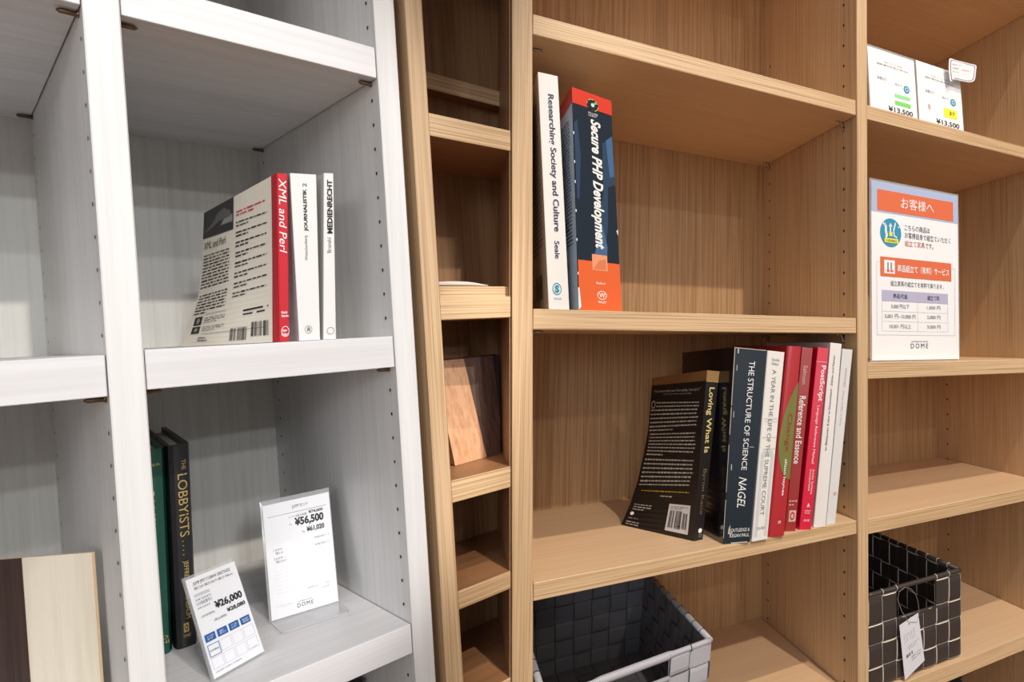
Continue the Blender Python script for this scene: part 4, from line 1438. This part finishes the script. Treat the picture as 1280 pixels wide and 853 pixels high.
def strap_mat(name, rgb, rough=0.55):
    """ribbed webbing"""
    m, nt, p = new_mat(name)
    tc = nt.nodes.new('ShaderNodeTexCoord')
    w = nt.nodes.new('ShaderNodeTexChecker')
    w.inputs['Scale'].default_value = 900
    c = srgb(*rgb)
    w.inputs['Color1'].default_value = c
    w.inputs['Color2'].default_value = [x * 0.82 for x in c[:3]] + [1]
    nt.links.new(tc.outputs['Object'], w.inputs['Vector'])
    nt.links.new(w.outputs['Color'], p.inputs['Base Color'])
    n = nt.nodes.new('ShaderNodeTexNoise')
    n.inputs['Scale'].default_value = 900
    nt.links.new(tc.outputs['Object'], n.inputs['Vector'])
    b = nt.nodes.new('ShaderNodeBump')
    b.inputs['Strength'].default_value = 0.3
    b.inputs['Distance'].default_value = 0.0005
    nt.links.new(n.outputs['Fac'], b.inputs['Height'])
    nt.links.new(b.outputs[0], p.inputs['Normal'])
    p.inputs['Roughness'].default_value = rough
    return m


GREYS = strap_mat('grey_webbing', (188, 189, 199), 0.5)
GREYE = plain('dark_seam', (70, 70, 76), 0.7)
BLKS = strap_mat('brown_black_webbing', (66, 58, 56), 0.45)
BLKE = plain('white_stitching', (214, 204, 194), 0.7)

zr = -0.3938
zf = S4 + 0.0022
FRt = on('R', zr, 888.0, 800.8); FLt = on('R', zr, 681, 877)
yfr = FRt.y
bR = on('R', zr, 815.7, 724)
k = (0.291 - FRt.y) / (bR.y - FRt.y)
BRt = lerp(FRt, bR, k)
lm = on('R', zr, 659.7, 816.5)
BLt = lerp(FLt, lm, (0.291 - FLt.y) / (lm.y - FLt.y))
BLt.y = BRt.y = 0.291
BLt.x = max(BLt.x, RI(zr) + 0.008)
dn = Vector((0, 0, zf - zr))
g1 = basket('R', 'light grey woven basket with dark seams and front handle on the bottom oak shelf',
            FLt + dn + Vector((0.008, 0.004, 0)), FRt + dn + Vector((-0.010, 0.004, 0)), BRt + dn + Vector((-0.010, -0.006, 0)), BLt + dn + Vector((0.008, -0.006, 0)),
            FLt, FRt, BRt, BLt, 7, 10, [0, .2, .4, .6, .8, 1], [GREYS, GREYE, strap_mat('shaded_grey_webbing', (116, 118, 126), 0.6)], (2, 4), 0.026, rim_r=0.0036, handle=1.35, par=1, e=0.07)  # inner strap faces painted darker for the shade inside the basket

zb = Q4 + 0.0022
RRT = Vector((0.4304, 0.0126, -0.3882)); RLT = Vector((0.2478, 0.0126, -0.3882))
BRT, BLT = Vector((0.4290, 0.262, -0.3882)), Vector((0.2478, 0.262, -0.3882))
dn = Vector((0, 0, zb + 0.3882))
g2 = basket('R', 'brown-black woven basket with white stitched edges and a paper tag, right bottom shelf',
            RLT + dn, RRT + dn + Vector((-0.0015, 0, 0)), BRT + dn, BLT + dn, RLT, RRT, BRT, BLT, 7, 10, [0, .21, .46, .67, .97], [BLKS, BLKE], (2, 4), 0.045, rim_r=0.0038, par=1, e=0.08)

# ---- paper tag tied to the black basket
yt = 0.0045
cs = [P('R', 'y', yt, 1147.6, 766.5), P('R', 'y', yt - 0.001, 1155.8, 826), P('R', 'y', yt - 0.002, 1131.2, 850.8), P('R', 'y', yt - 0.001, 1124.2, 782.4)]
t = Thing('hang_tag', 'R', lerp(cs[0], cs[3], 0.5), 'white paper price tag hanging by a thread from the black basket', 'tag')
q = [cs[3], cs[0], cs[1], cs[2]]
cd = slab(t, 'tag_card', q, 0.0004, plain('tag_paper', (226, 228, 238), 0.55))
pt = quadpatch(*q)
shape(t, 'eyelet_hole', pt, ell(0.48, 0.085, 0.03, 0.012, 8), INK, parent=cd)
txt(t, 'faded_print', 'STYLE', pt, 0.15, 0.75, 0.22, 0.38, plain('faded_print_rose', (216, 210, 222), 0.6), parent=cd)
txt(t, 'tag_print', 'バスケット S', pt, 0.2, 0.85, 0.47, 0.5, INKG, parent=cd)
txt(t, 'tag_print', 'ブラウン', pt, 0.3, 0.75, 0.52, 0.545, INKG, parent=cd)
barcode(t, pt, 0.18, 0.5, 0.6, 0.66, INKG, parent=cd, n=14)
txt(t, 'tag_print', '(税抜) ¥798', pt, 0.4, 0.88, 0.7, 0.73, INKG, parent=cd)
txt(t, 'tag_print', '(税込) ¥861', pt, 0.4, 0.88, 0.755, 0.785, INKG, parent=cd)
th_pts = [(1135.2, 777.5, 0.0035), (1127, 764, 0.004), (1122, 750, 0.006), (1124, 740, 0.008), (1132, 734.2, 0.0085), (1139, 737, 0.0085), (1144.5, 743.5, 0.007), (1147.5, 752, 0.0055), (1149, 768, 0.0045), (1146, 778, 0.0035), (1136, 778, 0.0035)]
V, F = tube([P('R', 'y', y, u, v) for u, v, y in th_pts], 0.0004, 5)
t.part('thread', V, F, plain('nylon_thread', (150, 140, 132), 0.4))

# ---- tops of two boxes that just show at the bottom edge
DKB = plain('charcoal_box', (52, 54, 60), 0.5)


def lidded_box(g, x0, x1, y0, y1, zb, zt, label):
    t = Thing('storage_box', g, ((x0 + x1) / 2, (y0 + y1) / 2, zb), label, 'box')
    V, F = bev(box(x0 + 0.003, x1 - 0.003, y0 + 0.003, y1 - 0.003, zb, zt - 0.022), HEXF, 0.006, 3)
    t.part('body', V, F, DKB)
    V, F = bev(box(x0, x1, y0, y1, zt - 0.0215, zt), HEXF, 0.009, 4)
    t.part('lid', V, F, DKB, smooth=True)


pz = P('R', 'y', 0.07, 1200, 844.5)
lidded_box('R', pz.x - 0.05, pz.x + 0.012, 0.068, 0.25, -0.80 + 0.0004, pz.z, 'charcoal box whose rounded lid peeks out at the bottom edge under the black basket')
pz = P('L', 'y', 0.10, 447, 847.5)
lidded_box('L', pz.x - 0.06, pz.x + 0.006, 0.098, 0.26, -0.53 + 0.0004, pz.z, 'black box barely visible under the lower white shelf')

flush_text()
